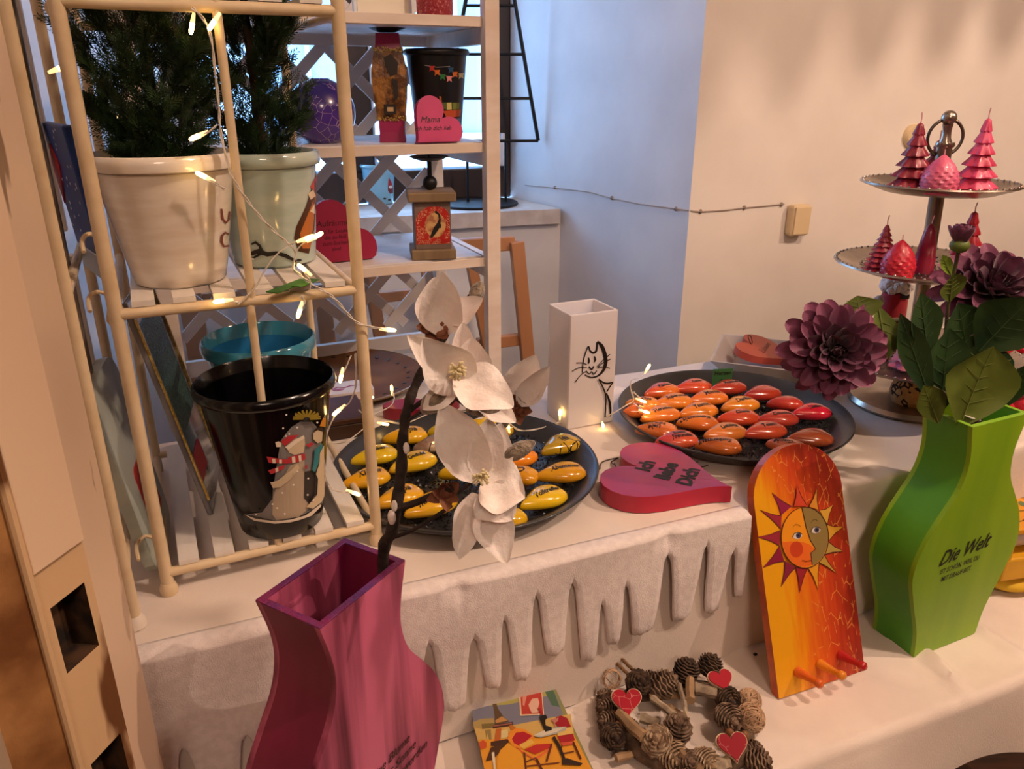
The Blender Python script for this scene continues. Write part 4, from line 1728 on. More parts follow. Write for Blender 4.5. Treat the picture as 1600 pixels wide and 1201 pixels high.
stone('orange heart stone lit by a small bulb at the left rim', (979, 632), (1030, 632), '#e2802a', '#e6902c', 'Opa', RG)
stone('small orange heart stone at the left rim in front of the lit one', (977, 646), (1012, 640), '#d96a34', '#dd7430', 'Pia', RG, size=.044)
stone('orange yellow heart stone marked Herzchen near the left rim', (1001, 656), (1057, 642), '#e68a24', '#e0782c', 'Herzchen', RG)
stone('orange heart stone marked Yasmin in the middle', (1060, 650), (1117, 636), '#e07c28', '#e6882a', 'Yasmin', RG, tsize=.009)
stone('orange heart stone marked Kommunion below Yasmin', (1120, 660), (1059, 662), '#dd7c2c', '#d9702c', 'Kommunion', RG, lobes_first=True)
stone('orange heart stone marked Liebe Schwester at the left front', (1058, 674), (995, 672), '#dc7a34', '#d66c30', 'Liebe|Schwester', RG, lobes_first=True, tsize=.0068)
stone('violet red heart stone marked beste Freundin at the front rim', (1026, 692), (1086, 684), '#b8364a', '#d25a34', 'beste|Freundin', RG, tsize=.0072)
stone('orange brown heart stone marked Liebling below the middle', (1101, 682), (1160, 670), '#cf7434', '#d87e34', 'Liebling', RG)
stone('orange heart stone marked Zuckermaus at the front', (1156, 698), (1088, 696), '#d86a2c', '#dd7630', 'Zuckermaus', RG, lobes_first=True)
stone('bright red orange heart stone marked Chaos in the middle right', (1123, 656), (1182, 650), '#d9452a', '#e0542c', 'Chaos', RG)
stone('red heart stone marked Cousine in the middle right', (1185, 658), (1242, 652), '#c63c38', '#cf4a38', 'Cousine', RG)
stone('brick red heart stone marked Team in front of the Cousine stone', (1163, 680), (1223, 668), '#bf3d2c', '#c6502f', 'Team', RG, tsize=.009)
stone('dark red striped heart stone under the dahlia', (1200, 632), (1252, 630), '#a22a30', '#c8402c', None, RG)
stone('vivid red heart stone marked Liebe at the right', (1236, 650), (1294, 640), '#d02232', '#c81a38', 'Liebe', RG, tsize=.009)
stone('brown dark striped heart stone at the right rim', (1231, 688), (1296, 682), '#8a3a24', '#a8502a', None, RG)
stone('pale orange heart stone half hidden behind the sun board', (1258, 704), (1199, 694), '#cf6440', '#d87848', 'Glaube', RG, lobes_first=True)
# price card
c = at(1127, 604, T + .01)
o = thing('price_card', 'small green price card standing at the back of the red stone tray', 'card', (c.x, c.y, T + .010), 8)
b = MB()
b.box((0, 0, .015), (.032, .001, .030))
b.build('card', mat('green_card', '#3e7a46', rough=.8), o)
for s, z in (('Herzen', .023), ('4,-', .010)):
    lettering(o, s, .0095, lambda x, y, z=z: (x, -.0008, z + y), .1, .0002)

# ------------------------------------------------------------ frosted vase with the drawn cat
frost = bpy.data.materials.new('frosted_glass')
frost.use_nodes = True
nt = frost.node_tree
nt.nodes.remove(nt.nodes['Principled BSDF'])
df, tl, m1 = nt.nodes.new('ShaderNodeBsdfDiffuse'), nt.nodes.new('ShaderNodeBsdfTranslucent'), nt.nodes.new('ShaderNodeMixShader')
gl_, m2 = nt.nodes.new('ShaderNodeBsdfGlossy'), nt.nodes.new('ShaderNodeMixShader')
df.inputs[0].default_value = lin('#f5f1f3')
tl.inputs[0].default_value = lin('#f4f0ec')
m1.inputs[0].default_value = .42
gl_.inputs['Roughness'].default_value = .35
m2.inputs[0].default_value = .04
for a_, b_ in ((df.outputs[0], m1.inputs[1]), (tl.outputs[0], m1.inputs[2]), (m1.outputs[0], m2.inputs[1]), (gl_.outputs[0], m2.inputs[2]), (m2.outputs[0], nt.nodes['Material Output'].inputs[0])):
    nt.links.new(a_, b_)
FVc = at(887, 672, T)
FVd, FVe = dirv(24), dirv(114)
fv = thing('frosted_vase', 'square frosted glass vase with a black line drawing of a cat', 'vase', (FVc.x, FVc.y, T + .0006), 24)
FW1, FW2, FH, th = .073, .066, .166, .004
b = MB()
for a0, a1, y0, y1, z0, z1 in ((0, FW1, 0, th, 0, FH), (0, FW1, FW2 - th, FW2, 0, FH), (0, th, th, FW2 - th, 0, FH), (FW1 - th, FW1, th, FW2 - th, 0, FH), (th, FW1 - th, th, FW2 - th, 0, th * 2)):
    b.box(((a0 + a1) / 2, (y0 + y1) / 2, (z0 + z1) / 2), (a1 - a0, y1 - y0, z1 - z0))
b.build('glass_walls', frost, fv, bevel=.0012)
fp = on_plane(fv, FVc, FVe, .0006)
q = lambda L: [(780 + x * .2082, 430 + y * .2082) for x, y in L]
S = []
for L, w_ in (([(622, 730), (628, 650), (645, 585), (668, 532), (680, 565), (705, 580), (728, 562), (732, 500)], [1.4, 1.4, 1.5, 1.6, 2, 2.6, 2.4, 2]),
              ([(735, 495), (768, 530), (790, 590), (798, 650), (780, 710), (740, 752), (690, 765), (640, 745)], [2, 4.4, 4.6, 4.2, 3.2, 2, 1.6, 1.2]),
              ([(668, 615), (672, 640), (668, 662)], [1.2, 2.6, 1.2]), ([(712, 605), (718, 628), (713, 650)], [1.2, 2.6, 1.2]),
              ([(672, 682), (690, 705), (708, 680)], [1.6, 2, 1.6]), ([(650, 715), (672, 738), (690, 722), (708, 740), (730, 712)], 1.3),
              ([(655, 668), (620, 655), (575, 656)], 1), ([(655, 690), (600, 690), (542, 718)], 1), ([(655, 715), (610, 745), (565, 802)], 1),
              ([(730, 685), (770, 640), (828, 590)], 1), ([(735, 690), (780, 650), (835, 625)], 1), ([(738, 692), (780, 684), (828, 696)], 1),
              ([(742, 775), (775, 800), (810, 808), (848, 798)], [1.4, 2, 2, 1.2]), ([(850, 800), (825, 835), (803, 870)], 1.4),
              ([(745, 782), (775, 840), (795, 900), (795, 980), (790, 1062)], [1.4, 1.8, 1.6, 1.4, 1.6]), ([(800, 880), (822, 940), (830, 1000), (830, 1055)], [1.6, 2.6, 2.4, 1.6])):
    pts = [tuple(p) for p in bez([(x, y, 0) for x, y in q(L)], 4)]
    ws = w_ if isinstance(w_, list) else [w_] * len(L)
    full = [1.35 * (ws[min(i // 4, len(ws) - 1)] * (1 - (i % 4) / 4) + ws[min(i // 4 + 1, len(ws) - 1)] * (i % 4) / 4) for i in range(len(pts))]
    S.append((stroke([(p[0], p[1]) for p in pts], full), '#0f0d0d'))
decal(fv, 'cat_drawing', S, fp)

# ------------------------------------------------------------ large lying heart with words
tipP, cl = at(1144, 762, T + .02), at(967, 724, T + .02)
hd = (cl - tipP)
hang = atan2(hd.y, hd.x) - pi / 2
HS = .0875
ctr = tipP + hd.normalized() * (.0)
ymin = min(p[1] for p in HEART)
o = thing('lettered_heart', 'large pink wooden heart with black words lying between the two trays', 'heart',
          (tipP.x, tipP.y, T + .0006), math.degrees(hang))
b = MB()
hs = [(x * HS * .90, (y - ymin) * HS * .98) for x, y in HEART]
n = len(hs)
b.add([(x, y, .0) for x, y in hs] + [(x, y, .021) for x, y in hs], [tuple(range(n, 2 * n))], 0)
b.add([(x, y, .0) for x, y in hs] + [(x, y, .021) for x, y in hs], [tuple(range(n - 1, -1, -1))] + [(i, (i + 1) % n, n + (i + 1) % n, n + i) for i in range(n)], 1)
b.build('board', [mat('magenta_fade_paint', '#86246c', '#b5334e', scale=7, lo=.38, hi=.62, rough=.35, coat=.2), mat('red_edge_paint', '#b01c3c', '#c2243f', scale=12, rough=.35)], o, smooth=40, bevel=.0022)
for k, s in enumerate(('Ich', 'liebe', 'Dich')):
    yy = .104 - k * .0265
    lettering(o, s, .031, lambda x, y, yy=yy: (x * .78 + .006 - .002 * k, yy + y * .8, .02135), .0, .0016)
b = MB()
b.tube(bez([(.0, .139, .012), (.01, .146, .014), (.02, .148, .006), (.035, .158, .001), (.05, .154, .001), (.03, .168, .001), (.01, .164, .001)], 6), .0007, 6)
b.build('hanging_wire', mat('brown_wire', '#3a241a', rough=.5), o, smooth=180)
b = MB()
b.tube(bez([(.058, .06, .004), (.07, .058, .001), (.078, .066, .0008), (.085, .058, .0008)], 6), .0006, 6)
b.tube(bez([(.06, .06, .004), (.074, .05, .001), (.082, .045, .0008)], 6), .0006, 6)
b.build('wire_end', mat('brown_wire', '#3a241a', rough=.5), o, smooth=180)

# ------------------------------------------------------------ sun board leaning at the table edge
BL, BR = at(1217, 1093, LOW), at(1351, 1048, LOW)
bx = (BR - BL).normalized()
bw = (BR - BL).length
topP = atf(1237, 696, .803)
mid = (BL + BR) / 2
up = (topP - mid)
up = (up - bx * up.dot(bx)).normalized()
bn_ = bx.cross(up)
if bn_.dot(EYE - mid) < 0: bn_ = -bn_
bh = (topP - mid).dot(up)
M = frame(bx, up, bx.cross(up), mid + Vector((0, 0, .0012)))
sb = thing('sun_hook_board', 'arched crackle painted key board with a half sun half moon face', 'key board', (0, 0, 0))
sb.matrix_basis = M
# fading paint across the board: yellow - orange - dark red with vertical streaks and cracks
m = bpy.data.materials.new('sun_board_paint')
m.use_nodes = True
nt = m.node_tree
N, Lk = nt.nodes, nt.links
pb = N['Principled BSDF']
pb.inputs['Roughness'].default_value = .33
pb.inputs['Coat Weight'].default_value = .25
tcn = N.new('ShaderNodeTexCoord')
sx = N.new('ShaderNodeSeparateXYZ')
Lk.new(tcn.outputs['Object'], sx.inputs[0])
mp_ = N.new('ShaderNodeMapping')
mp_.inputs['Scale'].default_value = (1, .10, 1)
Lk.new(tcn.outputs['Object'], mp_.inputs[0])
nz = N.new('ShaderNodeTexNoise')
nz.inputs['Scale'].default_value = 150
nz.inputs['Detail'].default_value = 5
Lk.new(mp_.outputs[0], nz.inputs['Vector'])


def mth(op, a, bb, cc=None):
    nd = N.new('ShaderNodeMath')
    nd.operation = op
    for i, v in enumerate((a, bb, cc)):
        if v is None: continue
        if isinstance(v, (int, float)): nd.inputs[i].default_value = v
        else: Lk.new(v, nd.inputs[i])
    return nd.outputs[0]


pos = mth('MULTIPLY_ADD', sx.outputs[0], 1 / bw, .5)
pos = mth('MULTIPLY_ADD', sx.outputs[1], .9, mth('MULTIPLY_ADD', nz.outputs['Fac'], .42, mth('SUBTRACT', pos, .21))) if False else mth('ADD', mth('MULTIPLY_ADD', nz.outputs['Fac'], .42, -.21), pos)
topd = mth('MULTIPLY', mth('MAXIMUM', mth('SUBTRACT', sx.outputs[1], bh - .085), 0), 4.2)
pos = mth('ADD', pos, topd)
cr = N.new('ShaderNodeValToRGB')
for p_, c_ in ((.22, '#e8a416'), (.34, '#e58a12'), (.5, '#d9641a'), (.68, '#c8461c'), (.86, '#a5301a'), (1.0, '#8e2418')):
    if p_ == .22:
        el = cr.color_ramp.elements[0]
        el.position = p_
    elif p_ == 1.0:
        el = cr.color_ramp.elements[-1]
        el.position = p_
    else:
        el = cr.color_ramp.elements.new(p_)
    el.color = lin(c_)
Lk.new(pos, cr.inputs[0])
vo = N.new('ShaderNodeTexVoronoi')
vo.feature = 'DISTANCE_TO_EDGE'
vo.inputs['Scale'].default_value = 90
mp2 = N.new('ShaderNodeMapping')
mp2.inputs['Scale'].default_value = (1, .45, 1)
Lk.new(tcn.outputs['Object'], mp2.inputs[0])
Lk.new(mp2.outputs[0], vo.inputs['Vector'])
n3 = N.new('ShaderNodeTexNoise')
n3.inputs['Scale'].default_value = 70
Lk.new(tcn.outputs['Object'], n3.inputs['Vector'])
crk = mth('MULTIPLY', mth('LESS_THAN', vo.outputs['Distance'], .022), mth('MULTIPLY', mth('GREATER_THAN', n3.outputs['Fac'], .5), mth('GREATER_THAN', pos, .5)))
mx2 = N.new('ShaderNodeMix')
mx2.data_type = 'RGBA'
Lk.new(mth('MULTIPLY', crk, .7), mx2.inputs['Factor'])
Lk.new(cr.outputs[0], mx2.inputs['A'])
mx2.inputs['B'].default_value = lin('#e09a4a')
Lk.new(mx2.outputs['Result'], pb.inputs['Base Color'])
ol = [(-bw / 2, 0), (bw / 2, 0)]
arch = bh - bw / 2 * .92
for k in range(25):
    a = pi * k / 24
    ol.append((bw / 2 * cos(a), arch + bw / 2 * .92 * sin(a)))
b = MB()
b.prism(ol, -.012, 0, 0, None, 1)
b.build('board', [m, mat('orange_edge_paint', '#c85a18', '#b04416', scale=30, rough=.4)], sb, bevel=.0012)
sp0 = mid + Vector((0, 0, .0012))
fs_ = on_plane(sb, sp0, bn_, .0004, .00006)
q = lambda L: [(1170 + x * .16650, 730 + y * .1665) for x, y in L]
S = []
ink = '#3a1a1c'
rays = [([(300, 450), (215, 235), (400, 365)], '#8e1c44'), ([(300, 580), (105, 398), (305, 455)], '#9a2638'), ([(285, 735), (80, 652), (290, 590)], '#98283a'),
        ([(330, 880), (128, 942), (285, 735)], '#8a1a3c'), ([(435, 935), (300, 1118), (335, 875)], '#82203e'), ([(545, 940), (472, 1175), (435, 935)], '#962030'),
        ([(655, 890), (645, 1145), (548, 940)], '#dd9a22'), ([(700, 815), (815, 990), (650, 890)], '#b8963a'), ([(735, 690), (880, 785), (705, 815)], '#b09448'),
        ([(730, 535), (880, 553), (740, 690)], '#d09a2c'), ([(655, 400), (780, 350), (730, 535)], '#cfa038'), ([(555, 365), (630, 190), (645, 395)], '#d08a2c'),
        ([(410, 365), (440, 160), (535, 355)], '#c8432a')]
for tri, c_ in rays:
    a, t_, e = [Vector((x, y, 0)) for x, y in tri]
    m1_ = (a + t_) / 2 * .8 + (a + e) / 2 * .2
    m2_ = (e + t_) / 2 * .8 + (a + e) / 2 * .2
    poly = [a, a.lerp(t_, .5).lerp((a + e) / 2, .16), t_, e.lerp(t_, .5).lerp((a + e) / 2, .16), e]
    S.append((q([(p.x, p.y) for p in poly]), c_))
    S.append((stroke(q([(p.x, p.y) for p in poly]), 1.0), ink))
FC = [(515 + 222 * cos(2 * pi * k / 40), 655 + 285 * sin(2 * pi * k / 40)) for k in range(40)]
S.append((q(FC), '#e8941a'))
S.append((q([(300, 700), (380, 690), (500, 700), (560, 720), (610, 765), (570, 800), (580, 910), (515, 935), (430, 915), (350, 840)]), '#e06a20'))
S.append((q([(485, 375), (560, 374), (640, 405), (700, 480), (732, 570), (737, 655), (720, 750), (680, 840), (620, 900), (585, 915), (570, 800), (615, 762), (565, 680), (525, 560), (505, 460)]), '#8a7440'))
S.append((stroke(q([(485, 375), (505, 460), (525, 560), (565, 680), (615, 762), (570, 800), (583, 912)]), 1.4), ink))
S.append((q(disc(435, 765, 62, 75, 20)), '#c2401c'))
S.append((stroke(q(FC + [FC[0]]), 1.1), ink))
for ex, ey in ((445, 638), (615, 585)):
    S.append((q(disc(ex, ey, 44, 30, 14, -.25)), '#d9cfc4'))
    S.append((q(disc(ex + 8, ey - 2, 24, 26, 12)), '#4a4668'))
    S.append((q(disc(ex + 8, ey - 2, 11, 12, 8)), '#141016'))
    S.append((stroke(q([(ex - 48, ey + 14), (ex - 30, ey - 22), (ex + 8, ey - 34), (ex + 44, ey - 14)]), 1.0), ink))
S.append((stroke(q([(400, 552), (425, 530), (455, 535), (470, 552)]), .8), '#7a4a1c'))
S.append((stroke(q([(572, 510), (590, 488), (615, 484), (630, 500)]), .8), '#4a3820'))
S.append((stroke(q([(485, 865), (520, 875), (570, 868)]), 1.0), '#7a2818'))
decal(sb, 'sun_painting', S, fs_)
isb = inv(sb)
for (px, py), (hx, hy), c_ in (((1246, 1049), (1270, 1060), '#d8621c'), ((1281, 1037), (1306, 1050), '#e08a22'), ((1313, 1023), (1344, 1035), '#b51e20')):
    base = isb @ atp(px, py, sp0, bn_)
    tipz = base + Vector((.004, -.005, .034))
    b = MB()
    d = tipz - base
    b.tube([base, base + d * .3, base + d * .75, base + d * .82, base + d * .93, tipz], [.0062, .0048, .0036, .0052, .0054, .0030], 14)
    b.build('peg', mat('peg_' + c_[1:], c_, rough=.35, coat=.3), sb, smooth=50)

# ------------------------------------------------------------ wavy box vases
WPROF = [(0, .0545), (.038, .060), (.08, .0755), (.118, .0885), (.135, .0895), (.155, .0855), (.178, .0755), (.2, .061), (.225, .0445), (.25, .0375), (.272, .0385), (.306, .0470)]


def wavy_vase(name, label, c0, ang, m_face, m_side, m_rim, m_in, h=.306, depth=.062, wall=.0055):
    """c0 = front bottom corner line (left end of the front face), front face runs along ang"""
    d = dirv(ang)
    o = thing(name, label, 'vase', c0, ang)
    n = 44
    hw = lambda z: interp_lin(WPROF, z)
    zs_ = [h * k / n for k in range(n + 1)]
    xc = .0545
    # front and back boards
    for y0, y1, nm in ((0, wall, 'front_board'), (depth - wall, depth, 'back_board')):
        b = MB()
        vs, fs = [], []
        for z in zs_:
            for x in (-hw(z), hw(z)):
                for y in (y0, y1):
                    vs.append((xc + x, y, z))
        for i in range(n):
            a = i * 4
            fs += [(a, a + 2, a + 6, a + 4), (a + 3, a + 1, a + 5, a + 7), (a + 1, a, a + 4, a + 5), (a + 2, a + 3, a + 7, a + 6)]
        fs += [(0, 1, 3, 2), (n * 4, n * 4 + 2, n * 4 + 3, n * 4 + 1)]
        b.add(vs, fs)
        b.build(nm, [m_face], o)
    for s in (-1, 1):
        b = MB()
        vs, fs = [], []
        for z in zs_:
            for t in (0, wall):
                for y in (wall, depth - wall):
                    vs.append((xc + s * (hw(z) - t), y, z))
        for i in range(n):
            a = i * 4
            q_ = [(a + 1, a, a + 4, a + 5), (a + 2, a + 3, a + 7, a + 6)]
            if s > 0: q_ = [tuple(reversed(f)) for f in q_]
            fs += q_
        fs += [(n * 4, n * 4 + 1, n * 4 + 3, n * 4 + 2)]
        b.add(vs, fs)
        b.build('side_board', [m_side], o, smooth=60)
    b = MB()
    for x, y, dx, dy in ((xc, wall / 2, 2 * hw(h), wall), (xc, depth - wall / 2, 2 * hw(h), wall), (xc - hw(h) + wall / 2, depth / 2, wall, depth - 2 * wall), (xc + hw(h) - wall / 2, depth / 2, wall, depth - 2 * wall)):
        b.box((x, y, h + .0006), (dx, dy, .0012))
    b.build('rim', m_rim, o, bevel=.0004)
    b = MB()
    z = .10
    b.box((xc, depth / 2, z), (2 * hw(z) - 2.4 * wall, depth - 2.4 * wall, .006))
    b.build('inner_floor', m_in, o)
    return o


def interp_lin(tab, x):
    """Catmull-Rom through the table"""
    if x <= tab[0][0]: return tab[0][1]
    if x >= tab[-1][0]: return tab[-1][1]
    for i in range(len(tab) - 1):
        (a, p), (c_, q_) = tab[i], tab[i + 1]
        if x <= c_:
            t = (x - a) / (c_ - a)
            m0 = (q_ - tab[max(i - 1, 0)][1]) / (c_ - tab[max(i - 1, 0)][0]) * (c_ - a)
            m1 = (tab[min(i + 2, len(tab) - 1)][1] - p) / (tab[min(i + 2, len(tab) - 1)][0] - a) * (c_ - a)
            return (2 * t**3 - 3 * t * t + 1) * p + (t**3 - 2 * t * t + t) * m0 + (-2 * t**3 + 3 * t * t) * q_ + (t**3 - t * t) * m1


gc0 = at(1428, 1028, LOW)
GA = 24.4
gv = wavy_vase('wavy_vase', 'bright green wavy wooden vase holding the purple dahlias', gc0, GA,
               mat('lime_streak_paint', '#6f9e12', '#93bb1c', scale=9, stretch=(1, 1, .12), lo=.36, hi=.62, rough=.4),
               mat('leaf_green_paint', '#3f8a1c', '#5a9e1e', scale=8, stretch=(1, 1, .4), lo=.35, hi=.65, rough=.4),
               mat('light_green_rim', '#86b82e', rough=.45), mat('dark_green_inside', '#1d3a10', rough=.7))
GF = frame((1, 0, 0), (0, 0, 1), (0, -1, 0), (0, -.0008, 0))
ig = inv(gv)
gpl = on_plane(gv, gc0, dirv(GA + 90), .0007)
g1 = gpl(1480, 857)
lettering(gv, 'Die Welt', .025, lambda x, y: GF @ Vector((.046 + x * .88 + y * .10, .142 + y * 1.12 + .06 * x, 0)), .35, .0003)
lettering(gv, 'IST SCH\u00d6N, WEIL DU', .0092, lambda x, y: GF @ Vector((.043 + x * .76, .1225 + y * 1.05 + .03 * x, 0)), .2, .0001)
lettering(gv, 'MIT DRAUF BIST.', .0092, lambda x, y: GF @ Vector((.041 + x * .76, .1105 + y * 1.05 + .03 * x, 0)), .2, .0001)

pc0 = at(500, 983, LOW + .3065)
PA_ = 59.8
pt = dirv(PA_) * (.0545 - .047)
pc0 = Vector((pc0.x, pc0.y, LOW)) - pt + Vector((0, 0, .0002))
pv = wavy_vase('wavy_vase', 'raspberry streaked wavy wooden vase holding the white magnolia branch', pc0, PA_,
               mat('raspberry_streaks', '#5a0a2e', '#d0688e', scale=30, stretch=(1, 1, .06), lo=.40, hi=.60, rough=.38),
               mat('dark_raspberry', '#5e0d30', '#7c1a42', scale=14, stretch=(1, 1, .12), lo=.35, hi=.65, rough=.4),
               mat('violet_rim', '#5c2a6e', '#7c2258', scale=30, rough=.5, bump=.4, bscale=300), mat('dark_inside', '#1a0a12', rough=.8))
for k, s in enumerate(('Eine Blume', 'braucht Sonne', 'um Blume zu werden')):
    lettering(pv, s, .0125, lambda x, y, k=k: GF @ Vector((.067 + x * .9, .136 - k * .0135 + y, 0)), .3, .0001, m=paint('#3a0616'))


# ------------------------------------------------------------ petals and leaves
def petal_mesh(name, L, W, m, cup=.25, curl=.3, n=8, k=6, point=.5, base=.25, ruf=0, solid=False, seed=0):
    """petal along +x, opening towards +z"""
    rn = random.Random(seed)
    p1, p2 = rn.uniform(0, 6), rn.uniform(0, 6)
    b = MB()

    def fn(u, v):
        t = 1 - (1 - u) ** 1.7
        wd = W / 2 * (base + (1 - base) * sin(min(1, t / .62) * pi / 2)) if t < .62 else W / 2 * sqrt(max(0, 1 - ((t - .62) / .38) ** (2 - point))) if point < 1 else W / 2 * (1 - ((t - .62) / .38) ** 1.4)
        if point == 2:
            wd = W / 2 * max(.22 * (1 - t) ** .5, (sin(pi * t ** .8) ** .72) * (1 + .05 * sin(t * 11 + p1)))
        s = (v - .5) * 2
        y = s * wd
        z = cup * (abs(s) ** 1.8) * wd + curl * L * t * t + ruf * sin(t * 9 + p1 + s * 3) * wd * abs(s) + ruf * .5 * sin(s * 7 + p2) * wd * t
        return (t * L, y, z)
    b.grid(fn, n, k)
    return b.mesh(name, m, 180)


def aim(p, d, nrm, s=1):
    """matrix placing a +x petal at p along d with its inner side to nrm"""
    x = Vector(d).normalized()
    z = Vector(nrm)
    z = (z - x * z.dot(x))
    z = z.normalized() if z.length > 1e-5 else x.orthogonal().normalized()
    return frame(x * s, z.cross(x) * s, z * s, p)


# ------------------------------------------------------------ magnolia branch in the raspberry vase
petm = mat('ivory_petal', '#fcf5f1', '#f3e8e2', scale=60, rough=.75, bump=.35, bscale=140, sss=.1)
brown_sepal = mat('brown_calyx', '#6e3f2c', '#8c5a40', scale=80, rough=.8, bump=.5)
fuzzy = mat('grey_fuzzy_bud', '#9a8b78', '#6f6252', scale=160, rough=.95, bump=.8, bscale=300, sheen=.5)
twig = mat('dark_twig', '#221a17', '#362a24', scale=90, rough=.8, bump=.6, bscale=150)
mb = at(604, 893, LOW + .306)
mg = thing('magnolia_branch', 'artificial white magnolia branch with fuzzy buds in the raspberry vase', 'flower branch', (mb.x, mb.y, mb.z))
img = inv(mg)
fm = mb.y


def mp3(px, py, df=0.0): return img @ atf(px, py, fm + df)


b = MB()
vin = lambda z: img @ (pv.matrix_basis @ Vector((.0545 + .036, .013, z)))
main = bez([vin(.13), vin(.302), mp3(613, 828), mp3(626, 745, .01), mp3(630, 680, .015), mp3(640, 625, .02), mp3(664, 572, .03), mp3(680, 548, .03), mp3(704, 508, .035), mp3(722, 482, .035), mp3(744, 452, .035)], 6)
rr = [(.0050 - .0028 * i / (len(main) - 1)) * (1 + .12 * sin(i * 1.7)) for i in range(len(main))]
b.tube(main, rr, 8)
for L, r in (([(618, 795, .0), (650, 785, .0), (680, 772, -.008), (706, 762, -.014)], .0028), ([(612, 840, 0), (640, 830, -.004), (672, 812, -.006), (705, 790, -.012)], .0016),
             ([(634, 648, .02), (655, 630, .018), (680, 615, .012), (702, 600, .008)], .002), ([(700, 610, .01), (740, 640, .014), (775, 640, .02), (800, 632, .025)], .0018),
             ([(632, 660, .016), (655, 645, .01), (668, 634, .008)], .0013), ([(715, 770, -.01), (760, 735, .0), (785, 712, .0)], .0013)):
    b.tube(bez([mp3(*p) for p in L], 5), r, 6)
b.build('branch', twig, mg, smooth=50)
# white paint flecks / snow on the branch
b = MB()
for px, py, df, s in ((612, 808, -.004, .004), (616, 790, -.003, .003), (635, 700, .008, .003), (690, 775, -.012, .0035)):
    b = MB()
    b.ball(mp3(px, py, df), s, 10, 0, (.8, .8, 1.6))
    b.build('snow_fleck', petm, mg, smooth=180)


def petal(base, tip, wpx, db=0, dt=0, cup=.3, curl=.12, face=None, point=.5, ruf=.1, m=None, name='petal', sd=[0]):
    sd[0] += 1
    p, t = mp3(*base, db), mp3(*tip, dt)
    d = t - p
    wm = .95 * wpx / FPX * (EYE - (mg.location + p)).length
    me = petal_mesh(name, d.length, wm, m or petm, cup, curl, 14, 8, 2, .3, ruf, seed=sd[0])
    nrm = Vector(face) if face else Vector((0, -1, .25))
    return part(mg, me, name, xf=aim(p, d, nrm))


def calyx(px, py, df, s=.008):
    b = MB()
    c = mp3(px, py, df)
    b.ball(c, s * .7, 12, 0, (1, 1, .9))
    b.build('calyx', brown_sepal, mg, smooth=180)
    for k in range(6):
        a = k * 1.05 + px
        d = Vector((cos(a), -.5 + .3 * sin(2 * a), sin(a) * .9 + .3))
        me = petal_mesh('sepal', s * 1.7, s * 1.1, brown_sepal, .6, .2, 6, 4, 2, .3, .1, seed=k)
        part(mg, me, 'sepal', xf=aim(c, d, Vector((0, -1, .2))))


def stamens(px, py, df, n=26):
    b = MB()
    rn = random.Random(px)
    c = mp3(px, py, df)
    for _ in range(n):
        d = Vector((rn.gauss(0, .6), -1, rn.gauss(.2, .6))).normalized()
        b.tube([c, c + d * .007], .0006, 5)
        b.ball(c + d * .0075, .0011, 6)
    b.build('stamens', mat('pale_yellow_stamen', '#e3d6a8', rough=.8), mg)['kind'] = 'stuff'


def bud(a, c_, r, df):
    p, q_ = mp3(*a, df), mp3(*c_, df)
    b = MB()
    pts = [p.lerp(q_, k / 6) for k in range(7)]
    b.tube(pts, [r * v for v in (.3, .75, 1, 1, .9, .65, .2)], 12)
    b.build('bud', fuzzy, mg, smooth=180)


# lowest, widest open flower
calyx(697, 768, -.01, .009)
petal((752, 752), (690, 628), 84, -.016, -.002, .35, .04)
petal((757, 752), (764, 652), 62, -.014, .0, .4, .06)
petal((762, 755), (783, 660), 62, -.012, .004, .4, .05)
petal((752, 755), (820, 776), 92, -.022, -.034, .3, -.06, (0, -.7, .8), .4, .2)
petal((757, 762), (800, 812), 80, -.022, -.04, .25, -.05, (0, -.8, .6), .4, .2)
petal((742, 770), (718, 872), 50, -.016, -.03, .3, .05, None, .6)
petal((755, 772), (792, 880), 66, -.018, -.04, .3, .03, None, .6)
stamens(752, 742, -.026)
# middle flower
calyx(690, 622, .016, .009)
petal((722, 592), (636, 520), 52, .004, .0, .4, .1)
petal((730, 606), (660, 528), 84, .0, -.016, .4, .02)
petal((728, 590), (724, 502), 46, .006, .01, .5, .06)
petal((738, 592), (738, 526), 62, .004, .006, .5, .06)
petal((712, 588), (802, 632), 84, -.006, -.026, .3, -.08, (0, -.7, .8), .45, .15)
petal((744, 622), (806, 662), 48, .0, -.014, .4, .05, (0, -.6, .8))
petal((712, 600), (660, 640), 40, .002, -.008, .4, .05)
stamens(714, 576, -.012, 34)
# top flower
calyx(684, 510, .03, .010)
b = MB()
for k in range(14):
    a = rnd.uniform(0, 6.28)
    b.ball(mp3(682 + 16 * cos(a), 512 + 10 * sin(a), .022), .0028, 8)
b.build('calyx_scale', brown_sepal, mg, smooth=180)
petal((690, 522), (692, 424), 72, .022, .012, .5, .02, None, .4)
petal((678, 516), (680, 432), 58, .03, .03, .5, .02)
petal((702, 502), (758, 466), 44, .022, .014, .5, .08, (.2, -.8, .6))
# right flower
calyx(806, 634, .022, .010)
calyx(798, 640, .018, .007)
petal((800, 630), (838, 551), 62, .02, .012, .5, .06)
petal((812, 632), (860, 568), 40, .016, .006, .6, .1, None, .8)
petal((822, 628), (852, 580), 26, .024, .026, .5, .1)
for a, c_, r, df in (((740, 470), (752, 440), .0055, .032), ((724, 500), (738, 462), .006, .03), ((660, 644), (698, 608), .0075, .0), ((728, 640), (786, 636), .0055, -.006), ((786, 716), (836, 690), .0062, -.004), ((780, 668), (792, 648), .005, .01)):
    bud(a, c_, r, df)

